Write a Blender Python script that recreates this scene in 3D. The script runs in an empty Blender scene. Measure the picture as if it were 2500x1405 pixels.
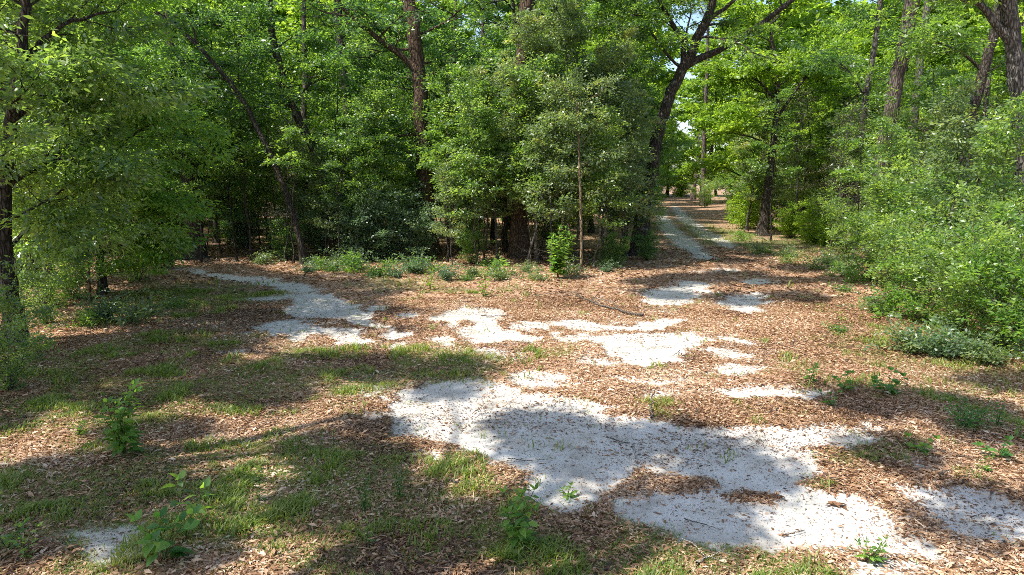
import bpy, math
import numpy as np
from mathutils import Matrix, Vector

# ------------------------------------------------------------------ camera, sky, sun, exposure
SC = bpy.context.scene
COL = SC.collection
R = math.radians
CAM_H, PITCH, FPX = 3.0, R(9.0), 1667.0          # eye height, downward pitch, focal length in photo pixels
camd = bpy.data.cameras.new('camera'); cam = bpy.data.objects.new('camera', camd); COL.objects.link(cam)
camd.sensor_width = 36.0; camd.lens = 36.0 * FPX / 2500.0; camd.clip_end = 2000.0
cam.location = (0, 0, CAM_H); cam.rotation_euler = (R(90) - PITCH, 0, 0)
SC.camera = cam
SUN_EL, SUN_AZ = R(56), R(-118)                    # azimuth measured from +Y (view direction) towards +X
S = np.array([math.sin(SUN_AZ) * math.cos(SUN_EL), math.cos(SUN_AZ) * math.cos(SUN_EL), math.sin(SUN_EL)])
sund = bpy.data.lights.new('sun', 'SUN'); sun = bpy.data.objects.new('sun', sund); COL.objects.link(sun)
sund.energy = 4.1; sund.angle = R(0.6); sund.color = (1.0, 0.955, 0.87)
sun.rotation_euler = Vector(S.tolist()).to_track_quat('Z', 'Y').to_euler()
W = bpy.data.worlds.new("World"); SC.world = W; W.use_nodes = True
nt = W.node_tree
sky = nt.nodes.new('ShaderNodeTexSky'); sky.sky_type = 'NISHITA'; sky.sun_disc = False
sky.sun_elevation = SUN_EL; sky.sun_rotation = SUN_AZ; sky.air_density = 1.0; sky.dust_density = 1.2; sky.ozone_density = 1.0
bg = nt.nodes['Background']; bg.inputs['Strength'].default_value = 0.13
nt.links.new(sky.outputs[0], bg.inputs['Color'])
SC.view_settings.view_transform = 'Standard'; SC.view_settings.look = 'None'
SC.view_settings.exposure = 1.12; SC.view_settings.gamma = 1.0
SC.cycles.max_bounces = 8; SC.cycles.diffuse_bounces = 5; SC.cycles.glossy_bounces = 2; SC.cycles.transmission_bounces = 4
SC.cycles.caustics_reflective = False; SC.cycles.caustics_refractive = False
SC.cycles.use_denoising = False; SC.cycles.pixel_filter_type = 'BLACKMAN_HARRIS'; SC.cycles.filter_width = 0.9
SC.cycles.sample_clamp_direct = 2.5; SC.cycles.sample_clamp_indirect = 4.0

# ------------------------------------------------------------------ maths helpers
CP, SP = math.cos(PITCH), math.sin(PITCH)
def ray(px, py):
    u, v = (px - 1250) / FPX, (702.5 - py) / FPX
    return np.array([u, CP + SP * v, -SP + CP * v])
def G(px, py):                                    # ground point seen at a photo pixel
    d = ray(px, py); t = CAM_H / -d[2]
    return np.array([d[0] * t, d[1] * t])
def P(px, py, Y):                                 # point at distance Y seen at a photo pixel
    d = ray(px, py); t = Y / d[1]
    return np.array([d[0] * t, Y, CAM_H + d[2] * t])
def _hash(ix, iy, s):
    with np.errstate(over='ignore'):
        h = (ix.astype(np.int64) * 374761393 + iy.astype(np.int64) * 668265263 + s * 974634777) & 0xFFFFFFFF
        h = ((h ^ (h >> 13)) * 1274126177) & 0xFFFFFFFF
        h = (h ^ (h >> 16)) & 0xFFFF
    return h / 65535.0
def vn(x, y, s=0):                                # value noise 0..1
    x = np.asarray(x, float); y = np.asarray(y, float)
    ix, iy = np.floor(x), np.floor(y); fx, fy = x - ix, y - iy
    fx = fx * fx * (3 - 2 * fx); fy = fy * fy * (3 - 2 * fy)
    a, b = _hash(ix, iy, s), _hash(ix + 1, iy, s); c, d = _hash(ix, iy + 1, s), _hash(ix + 1, iy + 1, s)
    return (a * (1 - fx) + b * fx) * (1 - fy) + (c * (1 - fx) + d * fx) * fy
def fbm(x, y, s=0, o=3):
    r, a, t = 0, 1.0, 0
    for i in range(o):
        r = r + a * vn(x * 2 ** i, y * 2 ** i, s + i * 17); t += a; a *= .5
    return r / t
def sstep(a, b, x):
    t = np.clip((x - a) / (b - a), 0, 1); return t * t * (3 - 2 * t)
def nrm(v):
    return v / np.maximum(np.linalg.norm(v, axis=-1, keepdims=True), 1e-9)
def mesh_from(name, V, F, mat, smooth=False, attrs=None, fattrs=None):
    me = bpy.data.meshes.new(name)
    V = np.ascontiguousarray(V, dtype=np.float32); F = np.ascontiguousarray(F, dtype=np.int32)
    nf, k = F.shape
    me.vertices.add(len(V)); me.vertices.foreach_set('co', V.ravel())
    me.loops.add(nf * k); me.loops.foreach_set('vertex_index', F.ravel())
    me.polygons.add(nf); me.polygons.foreach_set('loop_start', np.arange(0, nf * k, k, dtype=np.int32))
    if smooth: me.polygons.foreach_set('use_smooth', np.ones(nf, dtype=bool))
    for n_, a in (attrs or {}).items():
        at = me.attributes.new(n_, 'FLOAT', 'POINT'); at.data.foreach_set('value', np.asarray(a, dtype=np.float32))
    for n_, a in (fattrs or {}).items():
        at = me.attributes.new(n_, 'FLOAT', 'FACE'); at.data.foreach_set('value', np.asarray(a, dtype=np.float32))
    me.update(calc_edges=True); me.materials.append(mat)
    return me
def link(name, me, parent=None, loc=None):
    o = bpy.data.objects.new(name, me); COL.objects.link(o)
    if parent: o.parent = parent
    if loc is not None: o.location = loc
    return o
def tag(o, label=None, cat=None, group=None, kind=None):
    if label: o['label'] = label
    if cat: o['category'] = cat
    if group: o['group'] = group
    if kind: o['kind'] = kind
    return o

# ------------------------------------------------------------------ materials
def newmat(name):
    m = bpy.data.materials.new(name); m.use_nodes = True
    n = m.node_tree; n.nodes.clear()
    return m, n
def N(n, t, **kw):
    o = n.nodes.new(t)
    for k, v in kw.items():
        if k in o.inputs: o.inputs[k].default_value = v
        else: setattr(o, k, v)
    return o
def ramp(n, fac, stops):
    r = n.nodes.new('ShaderNodeValToRGB'); e = r.color_ramp.elements
    while len(e) > 1: e.remove(e[-1])
    e[0].position = stops[0][0]; e[0].color = (*stops[0][1], 1)
    for p, c in stops[1:]:
        q = e.new(p); q.color = (*c, 1)
    n.links.new(fac, r.inputs[0]); return r.outputs[0]
def math_(n, op, a, b=None, c=None):
    m = n.nodes.new('ShaderNodeMath'); m.operation = op
    for i, v in enumerate((a, b, c)):
        if v is None: continue
        if isinstance(v, (int, float)): m.inputs[i].default_value = v
        else: n.links.new(v, m.inputs[i])
    return m.outputs[0]
def mix(n, fac, a, b, mode='MIX'):
    m = n.nodes.new('ShaderNodeMix'); m.data_type = 'RGBA'; m.blend_type = mode
    for s, v in ((m.inputs[0], fac), (m.inputs[6], a), (m.inputs[7], b)):
        if isinstance(v, (int, float)): s.default_value = v
        elif isinstance(v, tuple): s.default_value = (*v, 1)
        else: n.links.new(v, s)
    return m.outputs[2]
def leaf_mat(name, stops, tr, trfac=0.42, rough=0.38, spec=0.5):
    m, n = newmat(name)
    at = N(n, 'ShaderNodeAttribute', attribute_name='tint')
    oi = N(n, 'ShaderNodeObjectInfo')
    f = math_(n, 'ADD', at.outputs['Fac'], math_(n, 'MULTIPLY', math_(n, 'SUBTRACT', oi.outputs['Random'], .5), .22))
    c = ramp(n, f, stops)
    b = N(n, 'ShaderNodeBsdfPrincipled', Roughness=rough)
    b.inputs['Specular IOR Level'].default_value = spec
    n.links.new(c, b.inputs['Base Color'])
    t = N(n, 'ShaderNodeBsdfTranslucent')
    n.links.new(mix(n, 1.0, c, tr, 'MULTIPLY'), t.inputs['Color'])
    mx = N(n, 'ShaderNodeMixShader'); mx.inputs[0].default_value = trfac
    n.links.new(b.outputs[0], mx.inputs[1]); n.links.new(t.outputs[0], mx.inputs[2])
    o = N(n, 'ShaderNodeOutputMaterial'); n.links.new(mx.outputs[0], o.inputs[0])
    return m
TR = (3.3, 3.0, 1.2)
LM = {
 'laurel': leaf_mat('leaf_laurel', [(0, (.036, .090, .032)), (.5, (.075, .160, .048)), (1, (.16, .27, .06))], TR, .48, .43, .95),
 'holly': leaf_mat('leaf_holly', [(0, (.070, .115, .052)), (.5, (.135, .20, .095)), (.85, (.21, .28, .115)), (1, (.34, .34, .10))], (2.6, 2.5, 1.1), .40, .42, 1.0),
 'maple': leaf_mat('leaf_maple', [(0, (.085, .16, .024)), (.5, (.145, .245, .032)), (1, (.25, .34, .05))], (3.0, 2.8, 1.3), .5, .42, .5),
 'blue': leaf_mat('leaf_blue', [(0, (.044, .088, .050)), (.5, (.085, .150, .085)), (1, (.17, .25, .12))], (2.6, 2.6, 1.4), .38, .44, 1.0),
 'far': leaf_mat('leaf_far', [(0, (.08, .155, .026)), (.5, (.14, .24, .036)), (1, (.25, .34, .055))], (3.0, 2.8, 1.3), .5, .42, .5),
 'oak': leaf_mat('leaf_oak', [(0, (.038, .088, .026)), (.5, (.078, .155, .038)), (1, (.17, .27, .05))], TR, .48, .43, .95),
 'glossy': leaf_mat('leaf_glossy', [(0, (.058, .118, .040)), (.5, (.118, .20, .062)), (1, (.24, .33, .09))], (3.2, 3.0, 1.2), .46, .40, 1.0),
 'needle': leaf_mat('pine_needle', [(0, (.07, .13, .03)), (1, (.14, .20, .05))], (2.4, 2.4, 1.2), .35, .4, .4),
 'bright': leaf_mat('leaf_bright', [(0, (.065, .145, .035)), (.5, (.11, .215, .045)), (1, (.19, .31, .065))], TR, .45, .4, .45),
 'weed': leaf_mat('leaf_weed', [(0, (.040, .12, .026)), (.5, (.070, .18, .040)), (1, (.13, .26, .055))], (3.0, 2.8, 1.3), .4, .42, .5),
 'grass': leaf_mat('grass_blade', [(0, (.08, .14, .022)), (.45, (.155, .225, .042)), (.8, (.27, .30, .09)), (1, (.42, .38, .18))], (2.6, 2.4, 1.1), .38, .45, .35),
 'dry': leaf_mat('dry_leaf', [(0, (.085, .048, .03)), (.2, (.25, .135, .070)), (.5, (.42, .255, .140)), (.8, (.57, .40, .26)), (1, (.69, .56, .42))], (1.3, 1.1, .8), .16, .5, .4),
 'deadtwig': leaf_mat('dead_spray', [(0, (.16, .13, .09)), (1, (.30, .26, .20))], (1.2, 1.1, .9), .15, .8, .2),
}
def bark_mat(name, dark, light, lichen=None, lf=.45, scale=1.0):
    m, n = newmat(name)
    tc = N(n, 'ShaderNodeTexCoord')
    mp = N(n, 'ShaderNodeMapping'); mp.inputs['Scale'].default_value = (14 * scale, 14 * scale, 3.2 * scale)
    n.links.new(tc.outputs['Object'], mp.inputs[0])
    a = N(n, 'ShaderNodeTexNoise', Scale=1.0, Detail=6.0, Roughness=.65); n.links.new(mp.outputs[0], a.inputs['Vector'])
    v = N(n, 'ShaderNodeTexVoronoi', feature='DISTANCE_TO_EDGE', Scale=1.3); n.links.new(mp.outputs[0], v.inputs['Vector'])
    c = ramp(n, a.outputs['Fac'], [(.3, dark), (.72, light)])
    crack = math_(n, 'MULTIPLY', v.outputs['Distance'], 5.0); 
    cl = N(n, 'ShaderNodeClamp'); n.links.new(crack, cl.inputs[0])
    c = mix(n, cl.outputs[0], tuple(x * .45 for x in dark), c)
    if lichen:
        b = N(n, 'ShaderNodeTexNoise', Scale=3.0, Detail=5.0, Roughness=.7); n.links.new(tc.outputs['Object'], b.inputs['Vector'])
        c = mix(n, ramp(n, b.outputs['Fac'], [(lf + .08, (0, 0, 0)), (lf + .17, (.8, .8, .8))]), c, lichen)
    p = N(n, 'ShaderNodeBsdfPrincipled', Roughness=.92); p.inputs['Specular IOR Level'].default_value = .2
    n.links.new(c, p.inputs['Base Color'])
    h = math_(n, 'ADD', math_(n, 'MULTIPLY', a.outputs['Fac'], .6), cl.outputs[0])
    bp = N(n, 'ShaderNodeBump', Strength=.8, Distance=.03); n.links.new(h, bp.inputs['Height']); n.links.new(bp.outputs[0], p.inputs['Normal'])
    o = N(n, 'ShaderNodeOutputMaterial'); n.links.new(p.outputs[0], o.inputs[0])
    return m
BK = {
 'dark': bark_mat('bark_dark', (.035, .028, .022), (.11, .09, .072), (.20, .20, .17), .52),
 'oak': bark_mat('bark_oak', (.040, .032, .024), (.12, .098, .075), (.26, .26, .22), .50),
 'brown': bark_mat('bark_brown', (.070, .045, .030), (.20, .135, .095), (.20, .19, .15), .55),
 'pine': bark_mat('bark_pine', (.075, .058, .050), (.22, .175, .150), None, .5, .7),
 'grey': bark_mat('bark_grey', (.085, .075, .065), (.22, .20, .175), (.32, .31, .28), .5),
 'pale': bark_mat('bark_pale', (.16, .115, .07), (.34, .26, .17), None),
 'stem': bark_mat('green_stem', (.08, .13, .03), (.16, .22, .06), None),
 'twig': bark_mat('bark_fallen', (.14, .11, .085), (.36, .31, .26), None, .5, 3.0),
 'straw': bark_mat('dry_straw', (.42, .36, .27), (.62, .55, .44), None, .5, 4.0),
}

# ------------------------------------------------------------------ where sand, grass and litter lie (traced from the photo, in metres on the ground)
def poly(pts): return np.array([G(*p) for p in pts])
SAND = [(s, poly(p)) for s, p in [
 (.95, [(430,658),(500,664),(600,674),(680,685),(735,697),(765,706),(775,712),(740,718),(700,716),(670,706),(600,693),(520,680),(445,668)]),
 (.80, [(565,735),(620,728),(700,722),(760,716),(820,725),(760,734),(700,737),(640,741),(575,741)]),
 (1.0, [(715,735),(760,720),(800,727),(850,735),(870,750),(850,757),(890,768),(900,780),(920,795),(955,803),(1005,815),(990,822),(950,808),(900,806),(870,800),(820,785),(770,785),(735,778),(700,772),(690,765),(735,752)]),
 (1.0, [(615,800),(660,787),(720,785),(760,790),(735,800),(790,796),(830,805),(870,820),(900,838),(880,845),(840,850),(820,835),(780,826),(720,832),(660,828),(630,812)]),
 (.9, [(935,822),(985,812),(1005,822),(975,832),(940,830)]), (.8, [(915,855),(960,845),(1000,835),(1010,845),(960,860)]),
 (.9, [(885,752),(930,750),(940,762),(905,764)]), (.8, [(955,775),(1015,772),(1010,780),(965,781)]),
 (.97, [(1050,785),(1095,762),(1140,755),(1190,755),(1205,765),(1230,780),(1200,785),(1225,790),(1200,805),(1250,815),(1310,830),(1290,842),(1220,835),(1160,840),(1110,810),(1075,795)]),
 (.9, [(1035,830),(1080,825),(1110,835),(1100,850),(1070,850)]), (.5, [(1060,855),(1180,850),(1290,868),(1280,888),(1150,885)]),
 (1.0, [(1250,805),(1290,785),(1320,783),(1365,795),(1340,807),(1300,800),(1275,808)]),
 (1.0, [(1350,785),(1400,780),(1440,790),(1480,797),(1540,798),(1560,790),(1620,785),(1680,790),(1640,797),(1620,810),(1560,812),(1450,815),(1380,800)]),
 (.9, [(1470,786),(1490,784),(1495,793),(1475,794)]),
 (1.05, [(1350,817),(1380,822),(1440,820),(1520,825),(1600,820),(1680,820),(1740,835),(1700,850),(1660,875),(1630,893),(1590,906),(1560,905),(1520,890),(1490,868),(1460,850),(1430,838),(1380,835)]),
 (.85, [(1400,885),(1420,872),(1460,882),(1510,885),(1495,902),(1440,897)]),
 (.95, [(1730,825),(1780,825),(1845,845),(1800,843),(1750,835)]), (.7, [(1710,862),(1760,853),(1855,870),(1850,882),(1770,875)]),
 (1.0, [(1705,905),(1740,893),(1800,895),(1905,908),(1840,910),(1790,920),(1730,922)]),
 (1.0, [(1480,922),(1540,925),(1600,932),(1665,930),(1655,942),(1600,947),(1560,940),(1500,933)]),
 (.6, [(1550,965),(1640,958),(1720,970),(1660,978),(1570,976)]),
 (1.0, [(1750,960),(1850,950),(1930,955),(2005,965),(1990,978),(1850,982),(1770,978)]),
 (.95, [(1238,915),(1290,906),(1340,913),(1410,932),(1370,944),(1310,950),(1265,940)]),
 (.97, [(960,975),(1000,950),(1080,938),(1180,935),(1260,960),(1360,980),(1450,990),(1530,1010),(1560,1030),(1700,1055),(1850,1050),(1950,1060),(2080,1062),(2155,1080),(2060,1092),(1990,1100),(2000,1130),(2025,1160),(1950,1175),(1890,1190),(1980,1205),(2050,1215),(2140,1245),(2200,1290),(2295,1335),(2290,1367),(2200,1367),(2080,1350),(2000,1357),(1900,1347),(1800,1335),(1780,1375),(1740,1365),(1600,1300),(1510,1265),(1480,1228),(1560,1212),(1700,1218),(1730,1195),(1690,1165),(1600,1145),(1530,1155),(1470,1190),(1400,1245),(1340,1270),(1300,1230),(1270,1180),(1220,1130),(1100,1100),(990,1070),(975,1030),(950,1010)]),
 (1.05, [(2195,1185),(2260,1188),(2360,1200),(2460,1238),(2580,1300),(2600,1350),(2400,1312),(2300,1285),(2270,1250),(2230,1222)]),
 (.55, [(2210,1130),(2290,1095),(2370,1150),(2300,1165)]), (.6, [(2080,1035),(2160,1040),(2210,1056),(2170,1070),(2100,1060)]),
 (.8, [(2050,1392),(2130,1378),(2210,1400),(2220,1440),(2050,1440)]),
 (1.05, [(180,1312),(290,1303),(368,1330),(362,1372),(300,1390),(240,1382),(205,1345)]),
 (1.0, [(1570,738),(1620,702),(1680,690),(1745,695),(1722,715),(1690,735),(1640,750),(1590,750)]),
 (.95, [(1752,742),(1800,722),(1862,725),(1855,760),(1820,774),(1780,757)]),
 (.9, [(1808,690),(1850,682),(1892,688),(1870,698),(1830,699)]), (.5, [(1690,665),(1760,655),(1810,662),(1760,672)]),
 (.82, [(1598,522),(1622,522),(1656,560),(1706,600),(1748,636),(1705,638),(1662,606),(1622,570)]),
 (.78, [(1640,500),(1666,516),(1722,558),(1800,602),(1775,610),(1702,576),(1656,538)]),
 (.6, [(885,978),(930,935),(965,940),(955,965),(905,988)]), (.6, [(860,1012),(920,1003),(955,1018),(905,1032)]),
 (.55, [(950,1112),(1030,1098),(1125,1130),(1080,1145),(1010,1150)]), (.45, [(470,1085),(600,1075),(640,1105),(540,1120)]),
 (.5, [(540,862),(620,855),(640,868),(570,872)]), (.4, [(200,1180),(330,1170),(350,1200),(240,1210)]), (.6, [(570,822),(610,812),(640,820),(600,830)]),
 (.45, [(1420,735),(1500,733),(1480,745),(1430,745)]), (.4, [(1500,770),(1590,765),(1600,775),(1530,778)]),
]]
HOLES = [poly(p) for p in [[(1750,1212),(1800,1205),(1900,1215),(1890,1235),(1790,1232)], [(1120,793),(1150,788),(1160,798),(1130,803)],
 [(1480,1010),(1560,1000),(1570,1018),(1500,1022)], [(760,800),(860,796),(880,805),(800,808)]]]
GRASS = [(s, poly(p)) for s, p in [
 (.75, [(60,880),(400,825),(700,835),(850,868),(1100,845),(1210,880),(1180,940),(1000,945),(850,990),(600,1010),(350,1060),(150,1080),(-100,1040),(-100,900)]),
 (.60, [(-100,1150),(300,1100),(700,1080),(1000,1110),(1250,1180),(1350,1290),(1600,1330),(1700,1440),(-200,1440)]),
 (.95, [(1790,1350),(1900,1345),(2100,1372),(2120,1440),(1760,1440)]), (.85, [(1480,1255),(1620,1300),(1740,1390),(1700,1440),(1540,1440)]),
 (.6, [(2000,1112),(2080,1090),(2160,1095),(2150,1130),(2040,1140)]), (.6, [(380,690),(700,700),(700,720),(560,760),(400,790),(150,800)]),
 (.7, [(1640,540),(1680,545),(1765,592),(1730,602)]), (.65, [(1720,545),(1850,578),(2100,600),(2080,650),(1900,640),(1760,592)]),
 (.28, [(1900,880),(2200,790),(2600,900),(2600,1130),(2300,1000),(2000,960)]), (.42, [(820,685),(1100,672),(1300,700),(1250,722),(880,712)]),
 (.75, [(1260,1080),(1330,1075),(1400,1100),(1300,1110)]), (.6, [(950,1040),(1000,1035),(1010,1052),(960,1055)]), (.5, [(1350,1240),(1420,1235),(1480,1260),(1400,1275)]),
 (.5, [(1050,900),(1250,880),(1260,920),(1120,930)]), (.5, [(1290,855),(1400,850),(1420,880),(1300,890)]),
 (.9, [(200,985),(300,955),(420,960),(430,1000),(250,1020)]), (.8, [(560,880),(760,850),(900,870),(860,920),(600,940)]),
]]
def sdist(X, Y, pg):
    """Signed distance (positive inside) of many points to a polygon."""
    d2 = np.full(X.shape, 1e9); ins = np.zeros(X.shape, bool)
    n = len(pg)
    for i in range(n):
        ax, ay = pg[i]; bx, by = pg[(i + 1) % n]
        ex, ey = bx - ax, by - ay
        t = np.clip(((X - ax) * ex + (Y - ay) * ey) / (ex * ex + ey * ey + 1e-12), 0, 1)
        d2 = np.minimum(d2, (X - ax - t * ex) ** 2 + (Y - ay - t * ey) ** 2)
        c = ((ay > Y) != (by > Y)) & (X < (bx - ax) * (Y - ay) / ((by - ay) if by != ay else 1e-12) + ax)
        ins ^= c
    d = np.sqrt(d2); return np.where(ins, d, -d)
def mask_of(X, Y, items, soft, warp, seed, grow=1.0):
    k = np.clip(Y / 10.0, .6, 2.2)
    wx = X + (fbm(X * 2.2, Y * 2.2, seed) - .5) * warp * 2 + (vn(X * 5, Y * 5, seed + 7) - .5) * warp * .7 + (vn(X * 9, Y * 9, seed + 3) - .5) * warp * .35
    wy = Y + ((fbm(X * 2.2, Y * 2.2, seed + 50) - .5) * warp * 2 + (vn(X * 9, Y * 9, seed + 5) - .5) * warp * .35) * k
    out = np.zeros(X.shape)
    for s, pg in items:
        m = .6 + soft
        lo, hi = pg.min(0) - m, pg.max(0) + m
        sel = (wx > lo[0]) & (wx < hi[0]) & (wy > lo[1]) & (wy < hi[1])
        if not sel.any(): continue
        d = sdist(wx[sel], wy[sel], pg)
        out[sel] = np.maximum(out[sel], s * sstep(-soft * grow, soft * (2 - grow), d))
    return out
def axis(core, step, far, n):
    a = np.arange(core[0], core[1], step)
    g = np.geomspace(step, far, n); 
    return a, g
xs = np.arange(-13, 13.01, .055); ex = 13 + np.cumsum(np.geomspace(.07, 22, 60)); xs = np.concatenate([-ex[::-1], xs, ex])
ya = np.arange(3.6, 14, .045); yb = np.arange(14, 32, .10); yc = 32 + np.cumsum(np.geomspace(.12, 20, 75))
ys = np.concatenate([-np.cumsum(np.geomspace(.4, 20, 24))[::-1] + 3.2, ya, yb, yc])
GX, GY = np.meshgrid(xs, ys)
sandm = mask_of(GX, GY, SAND, .20, .30, 3, 1.25)
fringe = .40 * mask_of(GX, GY, SAND, .55, .5, 31) * sstep(.42, .62, fbm(GX * 2.1, GY * 2.1, 41, 4))
sandm = np.maximum(sandm * np.clip(.52 + .85 * fbm(GX * 2.6, GY * 2.6, 43), 0, 1.05), fringe)
sandm = np.maximum(sandm, .36 * sstep(.56, .70, fbm(GX * .9 + 5, GY * .9, 47, 4)) * sstep(5.5, 4, np.abs(GX - .5)) * sstep(19, 15, GY))
holes = mask_of(GX, GY, [(1, p) for p in HOLES], .08, .12, 9)
sandm = sandm * (1 - .85 * holes)
grassm = mask_of(GX, GY, GRASS, .35, .45, 21)
clump = fbm(GX * 1.3, GY * 1.3, 77, 4)
grassm = grassm * sstep(.25, .55, clump + .16 * (vn(GX * 5, GY * 5, 8) - .5)) * 1.7
grassm = np.clip(grassm, 0, 1) * (1 - .9 * sstep(.5, .9, sandm))
PATHC = np.array([G(*p) for p in [(1800,760),(1780,690),(1740,630),(1690,570),(1655,520),(1640,497)]])
PATHC = np.vstack([PATHC, PATHC[-1] + (PATHC[-1] - PATHC[-2]) * 1.2])
def dpath(x, y, pc=PATHC):
    d = np.full(np.shape(x), 1e9)
    for a, b in zip(pc[:-1], pc[1:]):
        e = b - a; t = np.clip(((x - a[0]) * e[0] + (y - a[1]) * e[1]) / (e @ e), 0, 1)
        d = np.minimum(d, np.hypot(x - a[0] - t * e[0], y - a[1] - t * e[1]))
    return d
def height(x, y, sand):
    z = (fbm(x * .12, y * .12, 5) - .5) * .16 * sstep(10, 40, y) + (fbm(x * .6, y * .6, 15) - .5) * .07 + (fbm(x * 3, y * 3, 25) - .5) * .022
    z = z + (1 - sand) * .028 + (vn(x * 13, y * 13, 2) - .5) * .010 * sand
    z = z + sstep(.35, .75, fbm(x * .9, y * .9, 95)) * .05 * (1 - sand) * sstep(26, 16, y)
    z = z + np.minimum(sstep(3.0, 9, dpath(x, y)), sstep(24, 30, y)) * .12
    return z
GZ = height(GX, GY, sandm)
def sample(A, x, y):
    x = np.asarray(x, float); y = np.asarray(y, float)
    i = np.clip(np.searchsorted(xs, x) - 1, 0, len(xs) - 2); j = np.clip(np.searchsorted(ys, y) - 1, 0, len(ys) - 2)
    fx = np.clip((x - xs[i]) / (xs[i + 1] - xs[i]), 0, 1); fy = np.clip((y - ys[j]) / (ys[j + 1] - ys[j]), 0, 1)
    return (A[j, i] * (1 - fx) + A[j, i + 1] * fx) * (1 - fy) + (A[j + 1, i] * (1 - fx) + A[j + 1, i + 1] * fx) * fy
def gz(x, y): return float(sample(GZ, x, y))

def ground_material():
    m, n = newmat('forest_floor')
    tc = N(n, 'ShaderNodeTexCoord'); co = tc.outputs['Object']
    ws = N(n, 'ShaderNodeTexNoise', Scale=9.0, Detail=2.0); n.links.new(co, ws.inputs['Vector'])
    vv = N(n, 'ShaderNodeVectorMath', operation='MULTIPLY_ADD'); n.links.new(ws.outputs['Color'], vv.inputs[0])
    vv.inputs[1].default_value = (.12, .12, .12); n.links.new(co, vv.inputs[2])
    def vor(scale, sx, sy, rot):
        mp = N(n, 'ShaderNodeMapping'); mp.inputs['Scale'].default_value = (sx, sy, 1); mp.inputs['Rotation'].default_value = (0, 0, rot)
        n.links.new(vv.outputs[0], mp.inputs[0])
        v = N(n, 'ShaderNodeTexVoronoi', Scale=scale); n.links.new(mp.outputs[0], v.inputs['Vector']); return v
    a, b = vor(17, 1, 2.2, .6), vor(15, 2.1, 1, .3)
    sw = N(n, 'ShaderNodeTexNoise', Scale=22.0, Detail=1.0); n.links.new(co, sw.inputs['Vector'])
    sel = ramp(n, sw.outputs['Fac'], [(.48, (0, 0, 0)), (.52, (1, 1, 1))])
    sc = mix(n, sel, a.outputs['Color'], b.outputs['Color'])
    sep = N(n, 'ShaderNodeSeparateColor'); n.links.new(sc, sep.inputs[0])
    lit = ramp(n, sep.outputs[0], [(0, (.08, .042, .024)), (.25, (.21, .105, .054)), (.55, (.39, .230, .130)), (.8, (.50, .34, .235)), (1, (.64, .50, .38))])
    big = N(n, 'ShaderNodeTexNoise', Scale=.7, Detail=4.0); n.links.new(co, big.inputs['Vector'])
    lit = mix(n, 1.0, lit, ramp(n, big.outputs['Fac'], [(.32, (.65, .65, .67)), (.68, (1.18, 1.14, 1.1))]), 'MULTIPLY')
    # sand
    s1 = N(n, 'ShaderNodeTexNoise', Scale=2.2, Detail=6.0, Roughness=.6); n.links.new(co, s1.inputs['Vector'])
    s2 = N(n, 'ShaderNodeTexNoise', Scale=160.0, Detail=3.0, Roughness=.7); n.links.new(co, s2.inputs['Vector'])
    sand = ramp(n, s1.outputs['Fac'], [(.3, (.38, .345, .29)), (.47, (.54, .505, .44)), (.65, (.63, .60, .54))])
    sand = mix(n, 1.0, sand, ramp(n, s2.outputs['Fac'], [(.35, (.72, .72, .74)), (.6, (1.05, 1.05, 1.05))]), 'MULTIPLY')
    db = N(n, 'ShaderNodeTexVoronoi', Scale=48.0, Randomness=1.0); n.links.new(vv.outputs[0], db.inputs['Vector'])
    dsep = N(n, 'ShaderNodeSeparateColor'); n.links.new(db.outputs['Color'], dsep.inputs[0])
    dots = math_(n, 'MULTIPLY', math_(n, 'LESS_THAN', db.outputs['Distance'], .30), math_(n, 'GREATER_THAN', math_(n, 'ADD', dsep.outputs[0], math_(n, 'MULTIPLY', s1.outputs['Fac'], .5)), 1.02))
    sand = mix(n, dots, sand, (.20, .15, .11))
    at = N(n, 'ShaderNodeAttribute', attribute_name='sand'); gt = N(n, 'ShaderNodeAttribute', attribute_name='grass')
    e1 = N(n, 'ShaderNodeTexNoise', Scale=26.0, Detail=5.0, Roughness=.75); n.links.new(co, e1.inputs['Vector'])
    f = math_(n, 'ADD', at.outputs['Fac'], math_(n, 'MULTIPLY', math_(n, 'SUBTRACT', e1.outputs['Fac'], .5), 1.3))
    f = math_(n, 'ADD', f, math_(n, 'MULTIPLY', math_(n, 'SUBTRACT', sep.outputs[2], .5), .75))
    sf = ramp(n, f, [(.38, (0, 0, 0)), (.48, (1, 1, 1))])
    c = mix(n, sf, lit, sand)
    gcol = ramp(n, e1.outputs['Fac'], [(.35, (.07, .095, .025)), (.65, (.17, .19, .06))])
    gf = math_(n, 'MULTIPLY', gt.outputs['Fac'], ramp(n, sw.outputs['Fac'], [(.35, (.35, .35, .35)), (.65, (.9, .9, .9))]))
    c = mix(n, gf, c, gcol)
    p = N(n, 'ShaderNodeBsdfPrincipled', Roughness=.9); p.inputs['Specular IOR Level'].default_value = .2
    n.links.new(c, p.inputs['Base Color'])
    h = math_(n, 'ADD', math_(n, 'MULTIPLY', sep.outputs[1], math_(n, 'SUBTRACT', 1.0, sf)), math_(n, 'MULTIPLY', s2.outputs['Fac'], .25))
    bp = N(n, 'ShaderNodeBump', Strength=.6, Distance=.02); n.links.new(h, bp.inputs['Height']); n.links.new(bp.outputs[0], p.inputs['Normal'])
    o = N(n, 'ShaderNodeOutputMaterial'); n.links.new(p.outputs[0], o.inputs[0])
    return m
nx, ny = len(xs), len(ys)
idx = np.arange(nx * ny).reshape(ny, nx)
gf_ = np.stack([idx[:-1, :-1], idx[:-1, 1:], idx[1:, 1:], idx[1:, :-1]], -1).reshape(-1, 4)
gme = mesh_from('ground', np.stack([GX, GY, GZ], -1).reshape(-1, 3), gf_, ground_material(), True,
                {'sand': sandm.ravel(), 'grass': grassm.ravel()})
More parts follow.
